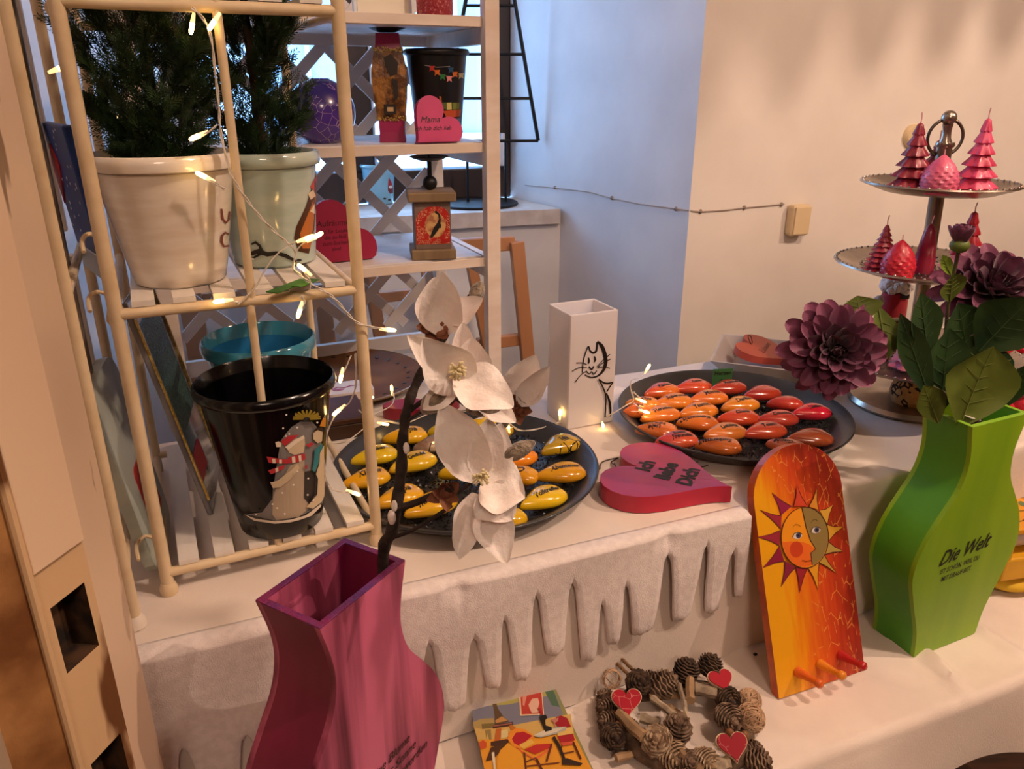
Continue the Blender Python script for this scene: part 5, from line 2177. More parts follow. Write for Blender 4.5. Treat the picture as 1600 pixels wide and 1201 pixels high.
# ------------------------------------------------------------ dahlias in the green vase
dahm = mat('dusky_purple_petal', '#3d1430', '#8a4468', rough=.6, sss=.05, sheen=.25)
dahd = mat('dark_purple_petal', '#2c0d1e', '#5c2440', rough=.6, sheen=.15)
for m_, ln in ((dahm, .042), (dahd, .018)):      # petals pale from base to tip
    nt = m_.node_tree
    cr = [n for n in nt.nodes if n.type == 'VALTORGB'][0]
    cr.color_ramp.elements[0].position, cr.color_ramp.elements[1].position = .15, 1.0
    tcn = [n for n in nt.nodes if n.type == 'TEX_COORD'][0]
    nzn = [n for n in nt.nodes if n.type == 'TEX_NOISE'][0]
    sp_ = nt.nodes.new('ShaderNodeSeparateXYZ')
    nt.links.new(tcn.outputs['Object'], sp_.inputs[0])
    ma = nt.nodes.new('ShaderNodeMath')
    ma.operation = 'MULTIPLY_ADD'
    ma.inputs[1].default_value = 1 / ln
    ma2 = nt.nodes.new('ShaderNodeMath')
    ma2.operation = 'MULTIPLY_ADD'
    ma2.inputs[1].default_value = .5
    ma2.inputs[2].default_value = -.25
    nzn.inputs['Scale'].default_value = 160
    nt.links.new(nzn.outputs['Fac'], ma2.inputs[0])
    nt.links.new(sp_.outputs[0], ma.inputs[0])
    nt.links.new(ma2.outputs[0], ma.inputs[2])
    nt.links.new(ma.outputs[0], cr.inputs['Fac'])
dleaf = mat('olive_leaf', '#4d5a1c', '#5f6e28', scale=24, rough=.5, sss=.04)
dleaf2 = mat('dark_leaf', '#1f3a20', '#2f4a24', scale=24, rough=.5)
vein = mat('leaf_vein', '#6a7434', rough=.6)
veind = mat('dark_leaf_vein', '#3c5630', rough=.6)
stem_m = mat('brown_green_stem', '#3a2c18', '#4a4422', scale=40, rough=.7)
PET = {}
for nm, L, W, cup, curl in (('in', .017, .010, .9, .35), ('mid', .029, .0165, .75, .22), ('out', .041, .0195, .6, .05), ('low', .046, .0200, .55, -.10)):
    PET[nm] = petal_mesh('petal', L, W, dahd if nm == 'in' else dahm, cup, curl, 9, 6, .1, .35, .10, seed=len(PET))


def dahlia(label, centre, facing, stem_pts, R=1.0, seed=1, leaves=()):
    rn = random.Random(seed)
    o = thing('dahlia', label, 'flower', centre, 0)
    io = inv(o)
    f = Vector(facing).normalized()
    ux = f.orthogonal().normalized()
    uy = f.cross(ux)
    n = 84
    for i in range(n):
        t = i / (n - 1)
        a = i * 2.39996
        rad = ux * cos(a) + uy * sin(a)
        elev = radians(86 - 104 * t ** .75 + rn.uniform(-6, 6))
        d = rad * cos(elev) + f * sin(elev)
        kind = 'in' if t < .30 else 'mid' if t < .58 else 'out' if t < .85 else 'low'
        p = rad * (.002 + .010 * t) * R - f * (.014 * t) * R
        s = R * rn.uniform(.9, 1.1) * (.75 + .5 * t if kind == 'in' else 1)
        nrm = f * cos(elev) - rad * sin(elev)
        part(o, PET[kind], 'petal', xf=aim(p, d, nrm + Vector((rn.gauss(0, .14), rn.gauss(0, .14), rn.gauss(0, .14))), s))
    b = MB()
    b.ball(-f * .012 * R, .012 * R, 12)
    b.build('flower_base', dleaf, o, smooth=180)
    b = MB()
    b.tube(bez([io @ p for p in stem_pts], 6), .0032, 8)
    b.build('stem', stem_m, o, smooth=60)
    for lf in leaves:
        leaf(o, *lf)
    return o


def leaf(o, base, tip, wpx, fb_, ft_, m, face=(0, -1, .3), cup=.25, curl=.08):
    io = inv(o)
    p, t = io @ atf(*base, fb_), io @ atf(*tip, ft_)
    d = t - p
    wm = wpx / FPX * (atf(*tip, ft_) - EYE).length
    me = petal_mesh('leaf', d.length, wm, m, cup, curl, 10, 6, 1, .12, .06, seed=int(wpx))
    x = aim(p, d, face)
    c = part(o, me, 'leaf', xf=x)
    b = MB()
    L = d.length
    b.tube([(L * k / 8, 0, curl * L * (k / 8) ** 2 + .0007) for k in range(9)], [.0009 * (1 - .1 * k) for k in range(9)], 5)
    for k in range(1, 5):
        for s in (1, -1):
            x0 = L * (.12 + .16 * k)
            b.tube([(x0, 0, curl * L * (x0 / L) ** 2 + .0006), (x0 + L * .12, s * wm * .27, curl * L * ((x0 + L * .12) / L) ** 2 + cup * .34 * wm / 2 * .6 + .0006)], .00035, 4)
    v = b.build('leaf_vein', veind if m is dleaf2 else vein, c)
    return c


GVC = gc0 + dirv(GA) * .0545 + dirv(GA + 90) * .031
gtop = LOW + .306
vz = lambda px, py, z=gtop - .02: at(px, py, z)
st1 = Vector((GVC.x - .022, GVC.y + .0, gtop - .12))
gmouth = lambda x, y: gv.matrix_basis @ Vector((.0545 + x, y, .309))
h1 = atf(1308, 548, .775)
dahlia('large dusky purple dahlia facing left in the green vase', h1, (-.18, -.93, .22),
       [st1, gmouth(-.030, .030), atf(1452, 600, .80), atf(1440, 540, .812), atf(1400, 500, .818), h1 + Vector((.01, .035, .0))], 1.0, 3,
       [((1345, 505), (1338, 462), 62, .80, .81, dleaf, (0, -1, .2)), ((1372, 480), (1384, 560), 52, .812, .80, dleaf, (.3, -1, .2)),
        ((1455, 625), (1402, 485), 42, .79, .80, dleaf2, (-.3, -1, .3)), ((1452, 560), (1432, 455), 52, .80, .80, dleaf2, (.2, -1, .1))])
st2 = Vector((GVC.x + .004, GVC.y + .008, gtop - .12))
h2 = atf(1556, 442, .86)
dahlia('large dusky purple dahlia drooping at the right edge of the bouquet', h2, (-.08, -.62, .78),
       [st2, gmouth(-.014, .026), atf(1490, 590, .83), atf(1520, 530, .845), atf(1540, 480, .858), h2 - Vector((0, -.005, .02))], 1.18, 8,
       [((1500, 664), (1545, 538), 112, .775, .785, dleaf, (.15, -1, .25)), ((1530, 548), (1612, 460), 88, .82, .80, dleaf2, (.1, -.7, .7)),
        ((1470, 640), (1478, 510), 70, .80, .81, dleaf2, (0, -1, .2)), ((1478, 612), (1556, 572), 44, .81, .82, dleaf, (0, -.5, .9)),
        ((1520, 580), (1490, 470), 84, .835, .83, dleaf2, (0, -1, .2)), ((1548, 610), (1560, 540), 44, .83, .84, dleaf2, (0, -1, .2)),
        ((1466, 660), (1440, 600), 44, .775, .78, dleaf, (0, -1, .3))])
# bud
h3 = atf(1503, 366, .84)
o = thing('dahlia_bud', 'closed purple dahlia bud on a thin stem above the other flowers', 'flower', h3)
io = inv(o)
for i in range(26):
    t = i / 25
    a = i * 2.39996
    rad = Vector((cos(a), sin(a), 0))
    elev = radians(84 - 42 * t)
    d = rad * cos(elev) + Vector((0, 0, 1)) * sin(elev)
    me = PET['in'] if t < .4 else PET['mid']
    part(o, me, 'petal', xf=aim(rad * .004 * t + Vector((0, 0, -.012)), d, Vector((0, 0, 1)) * cos(elev) - rad * sin(elev), .95 if t < .4 else .78))
b = MB()
b.ball((0, 0, -.012), .0105, 14, 0, (1, 1, .8))
b.build('calyx', dleaf, o, smooth=180)
b = MB()
b.tube(bez([io @ Vector((GVC.x + .0, GVC.y + .012, gtop - .12)), io @ gmouth(-.012, .046), io @ atf(1478, 560, .835), io @ atf(1482, 470, .842), io @ atf(1494, 410, .842), Vector((0, 0, -.018))], 6), .0022, 8)
b.build('stem', stem_m, o, smooth=60)
leaf(o, (1486, 430), (1470, 398), 18, .84, .84, mat('fresh_leaf', '#6f8a24', rough=.5))
leaf(o, (1484, 470), (1486, 425), 44, .84, .83, dleaf, (.2, -1, .2))
# short cut stem at the right inside the vase
o = thing('cut_flower', 'short cut dark stem with one long leaf at the right corner of the green vase', 'cut flower', gmouth(.028, .046))
io = inv(o)
b = MB()
b.tube([io @ (GVC + dirv(GA) * .028 + Vector((0, 0, .19))), Vector((0, 0, 0)), io @ atf(1574, 612, .835)], .0042, 10)
b.build('stem', mat('dark_stem', '#2a1a14', rough=.7), o, smooth=60)
leaf(o, (1560, 640), (1606, 566), 34, .83, .82, dleaf2, (-.2, -.8, .6))
# white scrap of paper in the vase mouth
o = thing('paper_scrap', 'small white paper scrap stuck in the mouth of the green vase', 'paper', gmouth(-.028, .016), GA)
b = MB()
b.box((0, 0, 0), (.022, .010, .0012))
b.build('sheet', mat('white_paper', '#e8e4e0', rough=.8), o, xf=Matrix.Rotation(radians(20), 4, 'Y'))

# ------------------------------------------------------------ three tier stand with candles
silver = mat('aged_silver', '#b3a79a', '#8f8378', scale=16, rough=.28, metal=.95)
darksil = mat('dark_silver', '#6f655c', '#575049', scale=16, rough=.35, metal=.9)
EB = Vector((.600, 1.085, T + .0006))
TILT = Matrix.Rotation(radians(-2.4), 4, 'Y')
et = thing('cake_stand', 'three tier silver cake stand with ring handle holding candles', 'cake stand', EB)
b = MB()
b.lathe([(1e-6, 0), (.082, 0), (.084, .004), (.080, .010), (.03, .014), (.022, .02), (.0105, .03), (1e-6, .03)], 56)
b.build('foot', silver, et, smooth=40)
TIER = [(.075, .150), (.206, .124), (.318, .101)]
XT = lambda z: TILT @ Vector((0, 0, z))
zs_ = [.02] + [t[0] for t in TIER] + [.375]
for za, zb in zip(zs_, zs_[1:]):
    b = MB()
    b.tube([XT(za), XT(zb)], .0098, 20)
    b.build('column', silver, et, smooth=40)
for z in (TIER[0][0] + .004, TIER[1][0] + .004, TIER[2][0] + .004, .375):
    b = MB()
    b.lathe([(1e-6, -.002), (.0115, -.002), (.0125, .001), (.0115, .004), (1e-6, .004)], 24, 0, Matrix.Translation(XT(z)))
    b.build('collar', silver, et, smooth=40)
for z, r in TIER:
    X = Matrix.Translation(XT(z))
    b = MB()
    b.lathe([(1e-6, -.004), (r * .7, -.004), (r * .78, -.001), (r * .97, .006), (r, .0075), (r - .001, .0095), (r * .94, .0085), (r * .78, .0015), (r * .7, .000), (1e-6, .000)], 72, 0, X)
    b.build('plate', silver, et, smooth=35)
    b = MB()
    for k in range(int(r * 520)):
        a = 2 * pi * k / int(r * 520)
        b.ball(XT(z) + Vector(((r - .004) * cos(a), (r - .004) * sin(a), .0092)), .0022, 6)
    b.build('beading', silver, et, smooth=180)['kind'] = 'stuff'
b = MB()
b.tube([XT(.375), XT(.385), XT(.395), XT(.402)], [.0095, .006, .0055, .007], 16)
b.build('neck', silver, et, smooth=60)
b = MB()
b.ball(XT(.410), .0098, 18)
b.build('finial', silver, et, smooth=180)
b = MB()
rc_ = XT(.386)
b.tube([rc_ + Vector((.0235 * cos(a), .002, .0235 * sin(a) - .001)) for a in [radians(250 - k * 10) for k in range(33)]] + [], .0022, 8)
b.build('ring_handle', darksil, et, smooth=180)


def on_tier(k, px, py_base):
    z = T + TIER[k][0] + .0025
    p = at(px, py_base, z)
    c = EB + XT(TIER[k][0])
    d = Vector((p.x - c.x, p.y - c.y, 0))
    mx = TIER[k][1] * .72
    if d.length > mx: d = d.normalized() * mx
    return Vector((c.x + d.x, c.y + d.y, z - .0015 + (.006 if d.length > TIER[k][1] * .8 else 0)))


def wax(name, c1, c2):
    return mat(name, c1, c2, scale=22, rough=.42, sss=.25, coat=.2, bump=.15, bscale=120)


def tree_candle(label, p, h, r, m, tiers=6, lobes=8, seed=0, group='candles on the cake stand', lean=0):
    o = thing('tree_candle', label, 'candle', p, seed * 37, group)
    b = MB()
    prof = [(1e-6, 0), (r * .78, 0), (r * .8, h * .04)]
    for k in range(tiers):
        t = k / tiers
        z0 = h * (.05 + .93 * t)
        ro = r * (1 - t) ** .85 + r * .06
        ri = ro * .66
        dz = h * .93 / tiers
        prof += [(ro, z0 + dz * .06), (ro * .98, z0 + dz * .18), (ri * .98, z0 + dz * .80), (ri * .86, z0 + dz * .98)]
    prof += [(r * .05, h), (1e-6, h + .001)]

    def mod(a, i, z):
        return 1 + (.11 * cos(lobes * a + (i // 4) * .5) if 2 < i < len(prof) - 2 and (i - 3) % 4 in (0, 1) else .03 * cos(lobes * a))
    b.lathe(prof, 48, 0, None, mod)
    b.build('wax', m, o, smooth=45)
    b = MB()
    b.tube([(0, 0, h * .98), (.0006, 0, h + .007), (-.0006, .0004, h + .013)], .0008, 6)
    b.build('wick', mat('pale_wick', '#d8a0a0', rough=.8), o)
    return o


def cone_candle(label, p, h, r, m, seed=0):
    o = thing('cone_candle', label, 'candle', p, seed * 50, 'candles on the cake stand')
    b = MB()
    n = 22
    prof = [(1e-6, 0), (r * .8, 0)]
    for k in range(n):
        t = k / n
        rr_ = r * (sin(pi * (.30 + .70 * t)) ** .75 if t > .28 else (.93 + .25 * t))
        prof.append((max(.001, rr_ * (1 + (.03 if k % 2 else -.02))), h * (.02 + .97 * t)))
    prof.append((1e-6, h))
    b.lathe(prof, 44, 0, None, lambda a, i, z: 1 + (.045 * sin(11 * a + (i % 4) * 1.57) if 1 < i < n else 0))
    b.build('wax', m, o, smooth=50)
    b = MB()
    b.tube([(0, 0, h - .002), (0, .0005, h + .006)], .0008, 6)
    b.build('wick', mat('pale_wick', '#d8a0a0', rough=.8), o)
    return o


crim, pinkc, rosec, redc = wax('crimson_wax', '#8f2238', '#7a182c'), wax('pink_wax', '#d96a8c', '#d2587c'), wax('rose_fade_wax', '#d8507a', '#c02c50'), wax('red_wax', '#c81e38', '#b01630')
tree_candle('tall crimson tree candle at the left of the top plate', on_tier(2, 1420, 296), .086, .0255, crim, 6, 8, 1)
tree_candle('small crimson tree candle behind the pink cone candle on the top plate', on_tier(2, 1455, 290), .062, .022, crim, 6, 8, 2)
cone_candle('pale pink pine cone candle in front on the top plate', on_tier(2, 1464, 303), .050, .0225, pinkc, 1)
tree_candle('tall pink tree candle at the right of the top plate', on_tier(2, 1521, 298), .092, .0240, rosec, 6, 8, 3)
tree_candle('dull red ribbed tree candle at the left of the middle plate', on_tier(1, 1374, 424), .066, .0215, wax('dull_red_wax', '#a83044', '#8f2438'), 9, 10, 4)
cone_candle('bright red pine cone candle in front on the middle plate', on_tier(1, 1393, 434), .052, .0215, redc, 2)
o = thing('taper_candle', 'slim dark red pointed candle beside the pole on the middle plate', 'candle', on_tier(1, 1441, 424), 0, 'candles on the cake stand')
b = MB()
b.lathe([(1e-6, 0), (.014, 0), (.0135, .02), (.0115, .03), (.012, .031), (.0075, .058), (.003, .066), (1e-6, .068)], 24)
b.build('wax', mat('dark_red_wax', '#94143a', '#7c0f30', scale=14, rough=.4, coat=.3), o, smooth=40)
b = MB()
b.tube([(0, 0, .066), (.001, 0, .074), (.002, 0, .079)], .0008, 6)
b.build('wick', mat('pale_wick', '#d8a0a0', rough=.8), o)
tree_candle('red tree candle behind the dahlia bud on the middle plate', on_tier(1, 1505, 418), .080, .0235, redc, 5, 8, 5)
tree_candle('pink ribbed tree candle on the lowest plate behind the leaves', on_tier(0, 1420, 574), .064, .025, wax('dusty_pink_wax', '#c9718a', '#b85a78'), 6, 8, 6)
# granules on the two lower plates
for k, nn, lab in ((0, 1500, 'black decorative granules heaped on the lowest plate of the cake stand'), (1, 1100, 'black decorative granules spread on the middle plate of the cake stand')):
    z, r = TIER[k]
    c = EB + XT(z)
    b = MB()
    for _ in range(nn):
        a, q_ = rnd.uniform(0, 2 * pi), r * .70 * sqrt(rnd.random())
        if q_ < .0125: continue
        hgt = (.012 if k == 0 else .005) * (1 - (q_ / (r * .75)) ** 2)
        p = Vector((q_ * cos(a), q_ * sin(a), .001 + hgt * rnd.random()))
        s = rnd.uniform(.0016, .003)
        v = [p + Vector((rnd.uniform(-1, 1), rnd.uniform(-1, 1), abs(rnd.uniform(-.8, .8)))) * s for _ in range(4)]
        b.add(v, [(0, 1, 2), (0, 3, 1), (1, 3, 2), (2, 3, 0)])
    g = b.build('black_granules', grm)
    g.location = c
    tag(g, lab, 'granules', None, 'stuff')
# little gnome standing on the lowest plate
c = on_tier(0, 1402, 520)
o = thing('santa_figure', 'small red figure with fluffy white cap and grey ball under the middle plate', 'figure', (c.x, c.y + .03, c.z))
b = MB()
b.lathe([(1e-6, 0), (.021, 0), (.0225, .01), (.021, .045), (.0195, .062), (1e-6, .064)], 32)
b.build('body', mat('red_felt', '#b3182c', '#a01226', scale=30, rough=.8, sheen=.3), o, smooth=45)
b = MB()
for k in range(16):
    a = 2 * pi * k / 16
    b.ball((.018 * cos(a), .018 * sin(a), .072 + .004 * sin(k * 2.3)), .0085, 10)
b.ball((0, 0, .078), .018, 14)
b.build('fluffy_cap', mat('white_fluff', '#e6e2e0', rough=1, bump=.8, bscale=300), o, smooth=180)
b = MB()
b.box((.006, -.019, .060), (.014, .006, .008))
b.build('dark_band', INK, o, bevel=.001)
b = MB()
b.tube(bez([(-.018, -.012, .074), (-.026, -.016, .068), (-.032, -.018, .060)], 5), .0009, 6)
b.ball((-.034, -.019, .052), .0085, 14, 0, (1, 1, 1.1))
b.build('grey_ball', mat('grey_felt', '#b8b0ac', rough=.9), o, smooth=180)
# leopard ball under the lowest plate
c = at(1418, 640, T)
lm_ = mat('leopard_fur', '#a8743e', '#c49a62', scale=40, rough=.9, crackle='#2c1a0e', cscale=110, cw=.12, bump=.4)
o = thing('leopard_ornament', 'leopard patterned round ornament under the lowest plate of the cake stand', 'ornament', (c.x, c.y + .0, T + .0005))
b = MB()
b.ball((0, 0, .029), .029, 24, 0, (1, 1, 1))
b.build('body', lm_, o, smooth=180)
b = MB()
b.lathe([(.006, .056), (.007, .062), (1e-6, .063)], 14)
b.build('cap', silver, o, smooth=40)

# red glossy hearts and pink candle at the right edge behind the leaves
gr = mat('glossy_red', '#c4172e', '#b01028', scale=9, rough=.15, coat=.8)
c = at(1592, 545, T + .07)
gd = thing('glass_bowl', 'shallow silver bowl with beaded edge holding red hearts at the right edge', 'bowl', (.745, 1.10, T + .0006))
b = MB()
b.lathe([(1e-6, 0), (.035, 0), (.03, .012), (.028, .045), (.06, .055), (.085, .068), (.086, .071), (.06, .0585), (.028, .05), (1e-6, .048)], 48)
b.build('bowl', silver, gd, smooth=40)
b = MB()
for k in range(60):
    a = 2 * pi * k / 60
    b.ball((.084 * cos(a), .084 * sin(a), .071), .0022, 6)
b.build('beading', silver, gd, smooth=180)['kind'] = 'stuff'
for k, (dx, dy, dz, lab) in enumerate(((-.02, -.01, .078, 'glossy red heart in the silver bowl, front one'), (.015, .02, .080, 'glossy red heart in the silver bowl, rear one'))):
    o = thing('glossy_heart', lab, 'heart', (.745 + dx, 1.10 + dy, T + dz), 30 + 70 * k)
    stone_mesh(.03, .013, None).build('heart', gr, o, smooth=180)
for px, py, lab, ang in ((1548, 640, 'glossy red heart lying on the cloth behind the cut dahlia stem', 20), (1592, 632, 'glossy red heart lying on the cloth at the right edge', 80)):
    c = at(px, py - 6, T + .014)
    o = thing('glossy_heart', lab, 'heart', (c.x, c.y, T + .0115), ang)
    stone_mesh(.034, .015, None).build('heart', mat('rose_red_glaze', '#cf3a4a', '#bf2838', scale=9, rough=.2, coat=.6), o, smooth=180)

# ------------------------------------------------------------ square dish with a heart at the back
c = at(1190, 585, T + .002)
DC = Vector((.424, 1.222, T + .0006))
sd = thing('square_dish', 'grey white square dish with raised sides holding a salmon heart', 'dish', DC, 68)
dm = mat('grey_white_ceramic', '#cfc8c6', '#bdb5b4', scale=12, rough=.35)
b = MB()
a0, a1, hh, w_ = .052, .080, .034, .004
vs = []
for r, z in ((a0, 0), (a1, hh), (a1 - w_, hh), (a0 - w_ * .5, w_)):
    for sx_, sy in ((-1, -1), (1, -1), (1, 1), (-1, 1)):
        vs.append((sx_ * r, sy * r, z))
fs = [(3, 2, 1, 0)]
for i in range(3):
    for j in range(4):
        fs.append((i * 4 + j, i * 4 + (j + 1) % 4, i * 4 + 4 + (j + 1) % 4, i * 4 + 4 + j))
fs.append((12, 13, 14, 15))
b.add(vs, fs)
b.build('bowl', dm, sd, bevel=.0015)
hm = mat('salmon_paint', '#c4553c', '#b04434', scale=8, rough=.45)
ho = thing('heart', 'salmon red wooden heart with words and a wire loop lying in the square dish', 'heart', DC + Vector((.006, .006, .024)), rot=(Matrix.Rotation(radians(60), 4, 'Z') @ Matrix.Rotation(radians(12), 4, 'X')).to_euler())
b = MB()
b.prism([(x * .056, y * .06) for x, y in HEART], 0, .012)
b.build('board', hm, ho, smooth=40, bevel=.003)
lettering(ho, 'Zuhause', .016, lambda x, y: (x + .003, y + .008, .0124), .3, m=paint('#6a2a22'))
b = MB()
b.tube(bez([(-.004, .03, .012), (-.008, .036, .02), (0, .04, .024), (.008, .036, .02), (.004, .03, .012)], 6), .0008, 6)
b.build('wire_loop', mat('brown_wire', '#3a241a', rough=.5), ho, smooth=180)

# ------------------------------------------------------------ pine cone wreath
conem = mat('pine_cone_brown', '#4e382a', '#8a7460', scale=90, rough=.85)
coned = mat('pine_cone_dark', '#2e211a', '#5a4636', scale=90, rough=.85)
conep = mat('pine_cone_pale', '#8a7058', '#b09a80', scale=80, rough=.9)
driftm = mat('driftwood', '#a88a68', '#7c644a', scale=30, stretch=(.3, 1, 1), rough=.85, bump=.5)
barkp = mat('pale_bark', '#8a7a68', '#b8a890', scale=50, rough=.9, bump=.6)
WZ = LOW + .003
wr = thing('cone_wreath', 'rustic wreath of pine cones and driftwood with small red hearts', 'wreath', at(1060, 1122, WZ) * 1.0)
wr.location.z = WZ
iw = inv(wr)
wc = at(1055, 1128, LOW + .018)
wp = lambda px, py, h=.02: iw @ at(px, py, LOW + h)
b = MB()
ringp = bez([wp(*p, .012) for p in ((985, 1085), (1040, 1080), (1100, 1075), (1145, 1098), (1165, 1140), (1158, 1180), (1110, 1205), (1040, 1195), (990, 1165), (968, 1120), (985, 1085))], 5)
b.tube(ringp, .0085, 8)
b.build('ring', mat('dark_wreath_base', '#4a3a2c', '#6a5644', scale=60, rough=.95, bump=.8), wr, smooth=60)


def cone_mesh(m, L=.030, R=.0125, seed=0, rows=9):
    """pine cone along +x with separate scales"""
    b = MB()
    rn = random.Random(seed)
    b.tube([(L * t, 0, 0) for t in (0, .15, .4, .7, .9, 1)], [R * v for v in (.35, .62, .66, .5, .25, .05)], 8)
    for i in range(rows):
        t = (i + .5) / rows
        r = R * (sin(pi * min(1, .22 + .80 * t)) ** .7)
        n = max(4, int(9 * r / R))
        for j in range(n):
            a = 2 * pi * (j + .5 * (i % 2)) / n + rn.uniform(-.1, .1)
            rad = Vector((0, cos(a), sin(a)))
            tan = Vector((0, -sin(a), cos(a)))
            p = Vector((L * t - .001, 0, 0)) + rad * r * .45
            d = (rad * .85 + Vector((.55 + .3 * t, 0, 0))).normalized()
            l = r * .85
            w2 = r * .42
            up_ = d.cross(tan).normalized() * .0007
            q = [p - tan * w2 * .5, p + tan * w2 * .5, p + d * l * .7 + tan * w2, p + d * l, p + d * l * .7 - tan * w2]
            b.add([x + up_ for x in q] + [x - up_ for x in q], [(0, 1, 2, 3, 4), (9, 8, 7, 6, 5), (2, 7, 8, 3), (3, 8, 9, 4), (1, 6, 7, 2), (4, 9, 5, 0)])
    return b.mesh('pine_cone', m)


CM = [cone_mesh(coned, .030, .0135, 1), cone_mesh(conem, .034, .014, 2), cone_mesh(conep, .036, .015, 3, 10), cone_mesh(conem, .026, .012, 4, 8)]


def cone(px, py, h, direction, k, s=1.0):
    d = Vector(direction).normalized()
    p = wp(px, py, h) - d * .015 * s
    part(wr, CM[k], 'pine_cone', xf=aim(p, d, Vector((.1, .2, 1)), s))


for args in ((1073, 1046, .034, (.3, .2, .9), 0), (1110, 1038, .034, (.5, .4, .7), 0, .95), (998, 1066, .03, (.2, -.5, .7), 0), (1036, 1070, .028, (.7, .1, .5), 1, 1.05),
             (1020, 1064, .022, (1, .2, .3), 3), (1138, 1092, .026, (.2, -.9, .4), 0, .95), (1138, 1120, .026, (.3, -.9, .3), 1, .95), (958, 1150, .02, (.2, -.8, .6), 0, .95),
             (1028, 1160, .024, (-.2, -.4, .8), 2, 1.05), (1058, 1140, .03, (.1, -.1, 1), 1, 1.0), (1048, 1178, .018, (.4, -.8, .3), 2, 1.0), (946, 1108, .018, (-.7, -.2, .4), 3), (944, 1090, .02, (-.6, .4, .4), 3, .9),
             (948, 1128, .02, (-.8, -.2, .3), 3, .95), (1190, 1190, .016, (.8, -.3, .4), 3, 1.05), (1100, 1190, .018, (.4, -.7, .4), 2, .9), (1180, 1170, .014, (.9, .2, .3), 3, .8), (1075, 1190, .02, (.2, -.6, .6), 1, .8), (985, 1140, .016, (.3, -.6, .5), 3, .9)):
    cone(*args)
for a, c_, w_, h_, m_ in (((966, 1112), (1006, 1152), .012, .034, driftm), ((1020, 1090), (1072, 1132), .008, .030, barkp), ((1062, 1068), (1074, 1124), .006, .034, barkp), ((1078, 1060), (1080, 1094), .010, .036, driftm),
                      ((1086, 1076), (1120, 1082), .014, .03, barkp), ((1015, 1088), (1062, 1086), .008, .022, driftm), ((1040, 1105), (1072, 1120), .009, .018, driftm), ((962, 1184), (1010, 1172), .009, .010, driftm),
                      ((1000, 1120), (1030, 1130), .011, .012, barkp), ((1068, 1190), (1100, 1200), .010, .022, driftm), ((1110, 1198), (1140, 1192), .014, .02, barkp), ((1060, 1172), (1072, 1182), .008, .03, driftm)):
    p, q_ = wp(*a, h_), wp(*c_, h_)
    d = q_ - p
    b = MB()
    n_ = 5
    b.tube([p + d * (k / n_) + Vector((rnd.uniform(-1, 1), rnd.uniform(-1, 1), rnd.uniform(-1, 1))) * .0008 for k in range(n_ + 1)], [w_ * .5 * rnd.uniform(.85, 1.1) for _ in range(n_ + 1)], 6)
    b.build('wood_chip', m_, wr, smooth=20)
redl = mat('red_lacquer', '#a5162a', '#8e1024', scale=12, rough=.55, spec=.15, crackle='#e0a8a0', cscale=85, cw=.008)
for px, py, h_, rz, rx, s in ((980, 1098, .042, 2, 32, .0175), (1128, 1064, .040, 16, 24, .0155), (1146, 1168, .034, 8, 30, .0175)):
    p = wp(px, py, h_)
    b = MB()
    X = Matrix.Translation(p) @ Matrix.Rotation(radians(rz), 4, 'Z') @ Matrix.Rotation(radians(rx), 4, 'X')
    b.prism([(x * s, y * s) for x, y in HEART], -.003, 0, 0, X)
    h_ob = b.build('small_heart', mat('pale_wood_edge', '#c9b090', rough=.7), wr, bevel=.0008)
    b = MB()
    b.prism([(x * s * .93, y * s * .93) for x, y in HEART], 0, .0016, 0, X)
    b.build('red_face', redl, h_ob, bevel=.0006)
for px, py, h_, s in ((1170, 1095, .022, .0135), (1172, 1122, .022, .0155)):
    b = MB()
    c = wp(px, py, h_)
    rn = random.Random(px + py)
    b.ball(c, s * .93, 14, 0, (1, .95, .95))
    for _ in range(26):
        ax = Vector((rn.gauss(0, 1), rn.gauss(0, 1), rn.gauss(0, 1))).normalized()
        u_ = ax.orthogonal().normalized()
        v_ = ax.cross(u_)
        b.tube([c + (u_ * cos(a * pi / 8) + v_ * sin(a * pi / 8)) * s for a in range(17)], .0007, 4, caps=False)
    b.build('wicker_ball', mat('straw', '#a8876a', '#c4a484', scale=90, rough=.9), wr, smooth=60)
b = MB()
c = wp(956, 1060, .034)
for k in range(7):
    ax = Vector((rnd.gauss(0, .5), -1, rnd.gauss(.5, .5))).normalized()
    u_ = ax.orthogonal().normalized()
    v_ = ax.cross(u_)
    b.tube([c + (u_ * cos(a * pi / 8) + v_ * sin(a * pi / 8)) * .0105 for a in range(17)], .0006, 4, caps=False)
b.tube([c, wp(963, 1082, .02)], .0008, 5)
b.build('wire_spiral', mat('straw', '#a8876a', '#c4a484', scale=90, rough=.9), wr, smooth=60)
b = MB()
lp_ = bez([wp(1000, 1072, .02), wp(978, 1050, .03), wp(958, 1030, .04), wp(954, 1022, .042), wp(968, 1026, .042), wp(990, 1046, .034), wp(1020, 1060, .026)], 8)
for k in range(3):
    b.tube([p + Vector((.0009 * cos(i * 1.1 + k * 2.1), .0009 * sin(i * 1.1 + k * 2.1), .0009 * cos(i * 1.1 + k * 2.1))) for i, p in enumerate(lp_)], .0011, 6)
b.build('twine_loop', mat('brown_twine', '#7c5c40', rough=.95), wr, smooth=60)
for px, py, h_ in ((958, 1118, .02), (966, 1135, .024), (1140, 1146, .022), (1163, 1150, .02)):
    b = MB()
    b.ball(wp(px, py, h_), .0062, 10, 0, (.8, .8, 1.1))
    b.build('acorn', mat('acorn_brown', '#9a6a42', '#7c5030', scale=40, rough=.5), wr, smooth=180)

# dark pebble on the bench cloth
o = thing('dark_crumb', 'tiny black crumb lying on the bench cloth left of the sun board', 'crumb', at(1180, 1023, LOW + .002))
b = MB()
b.ball((0, 0, .0012), .0028, 10, 0, (1, .7, .7))
b.build('crumb', INK, o, smooth=60)

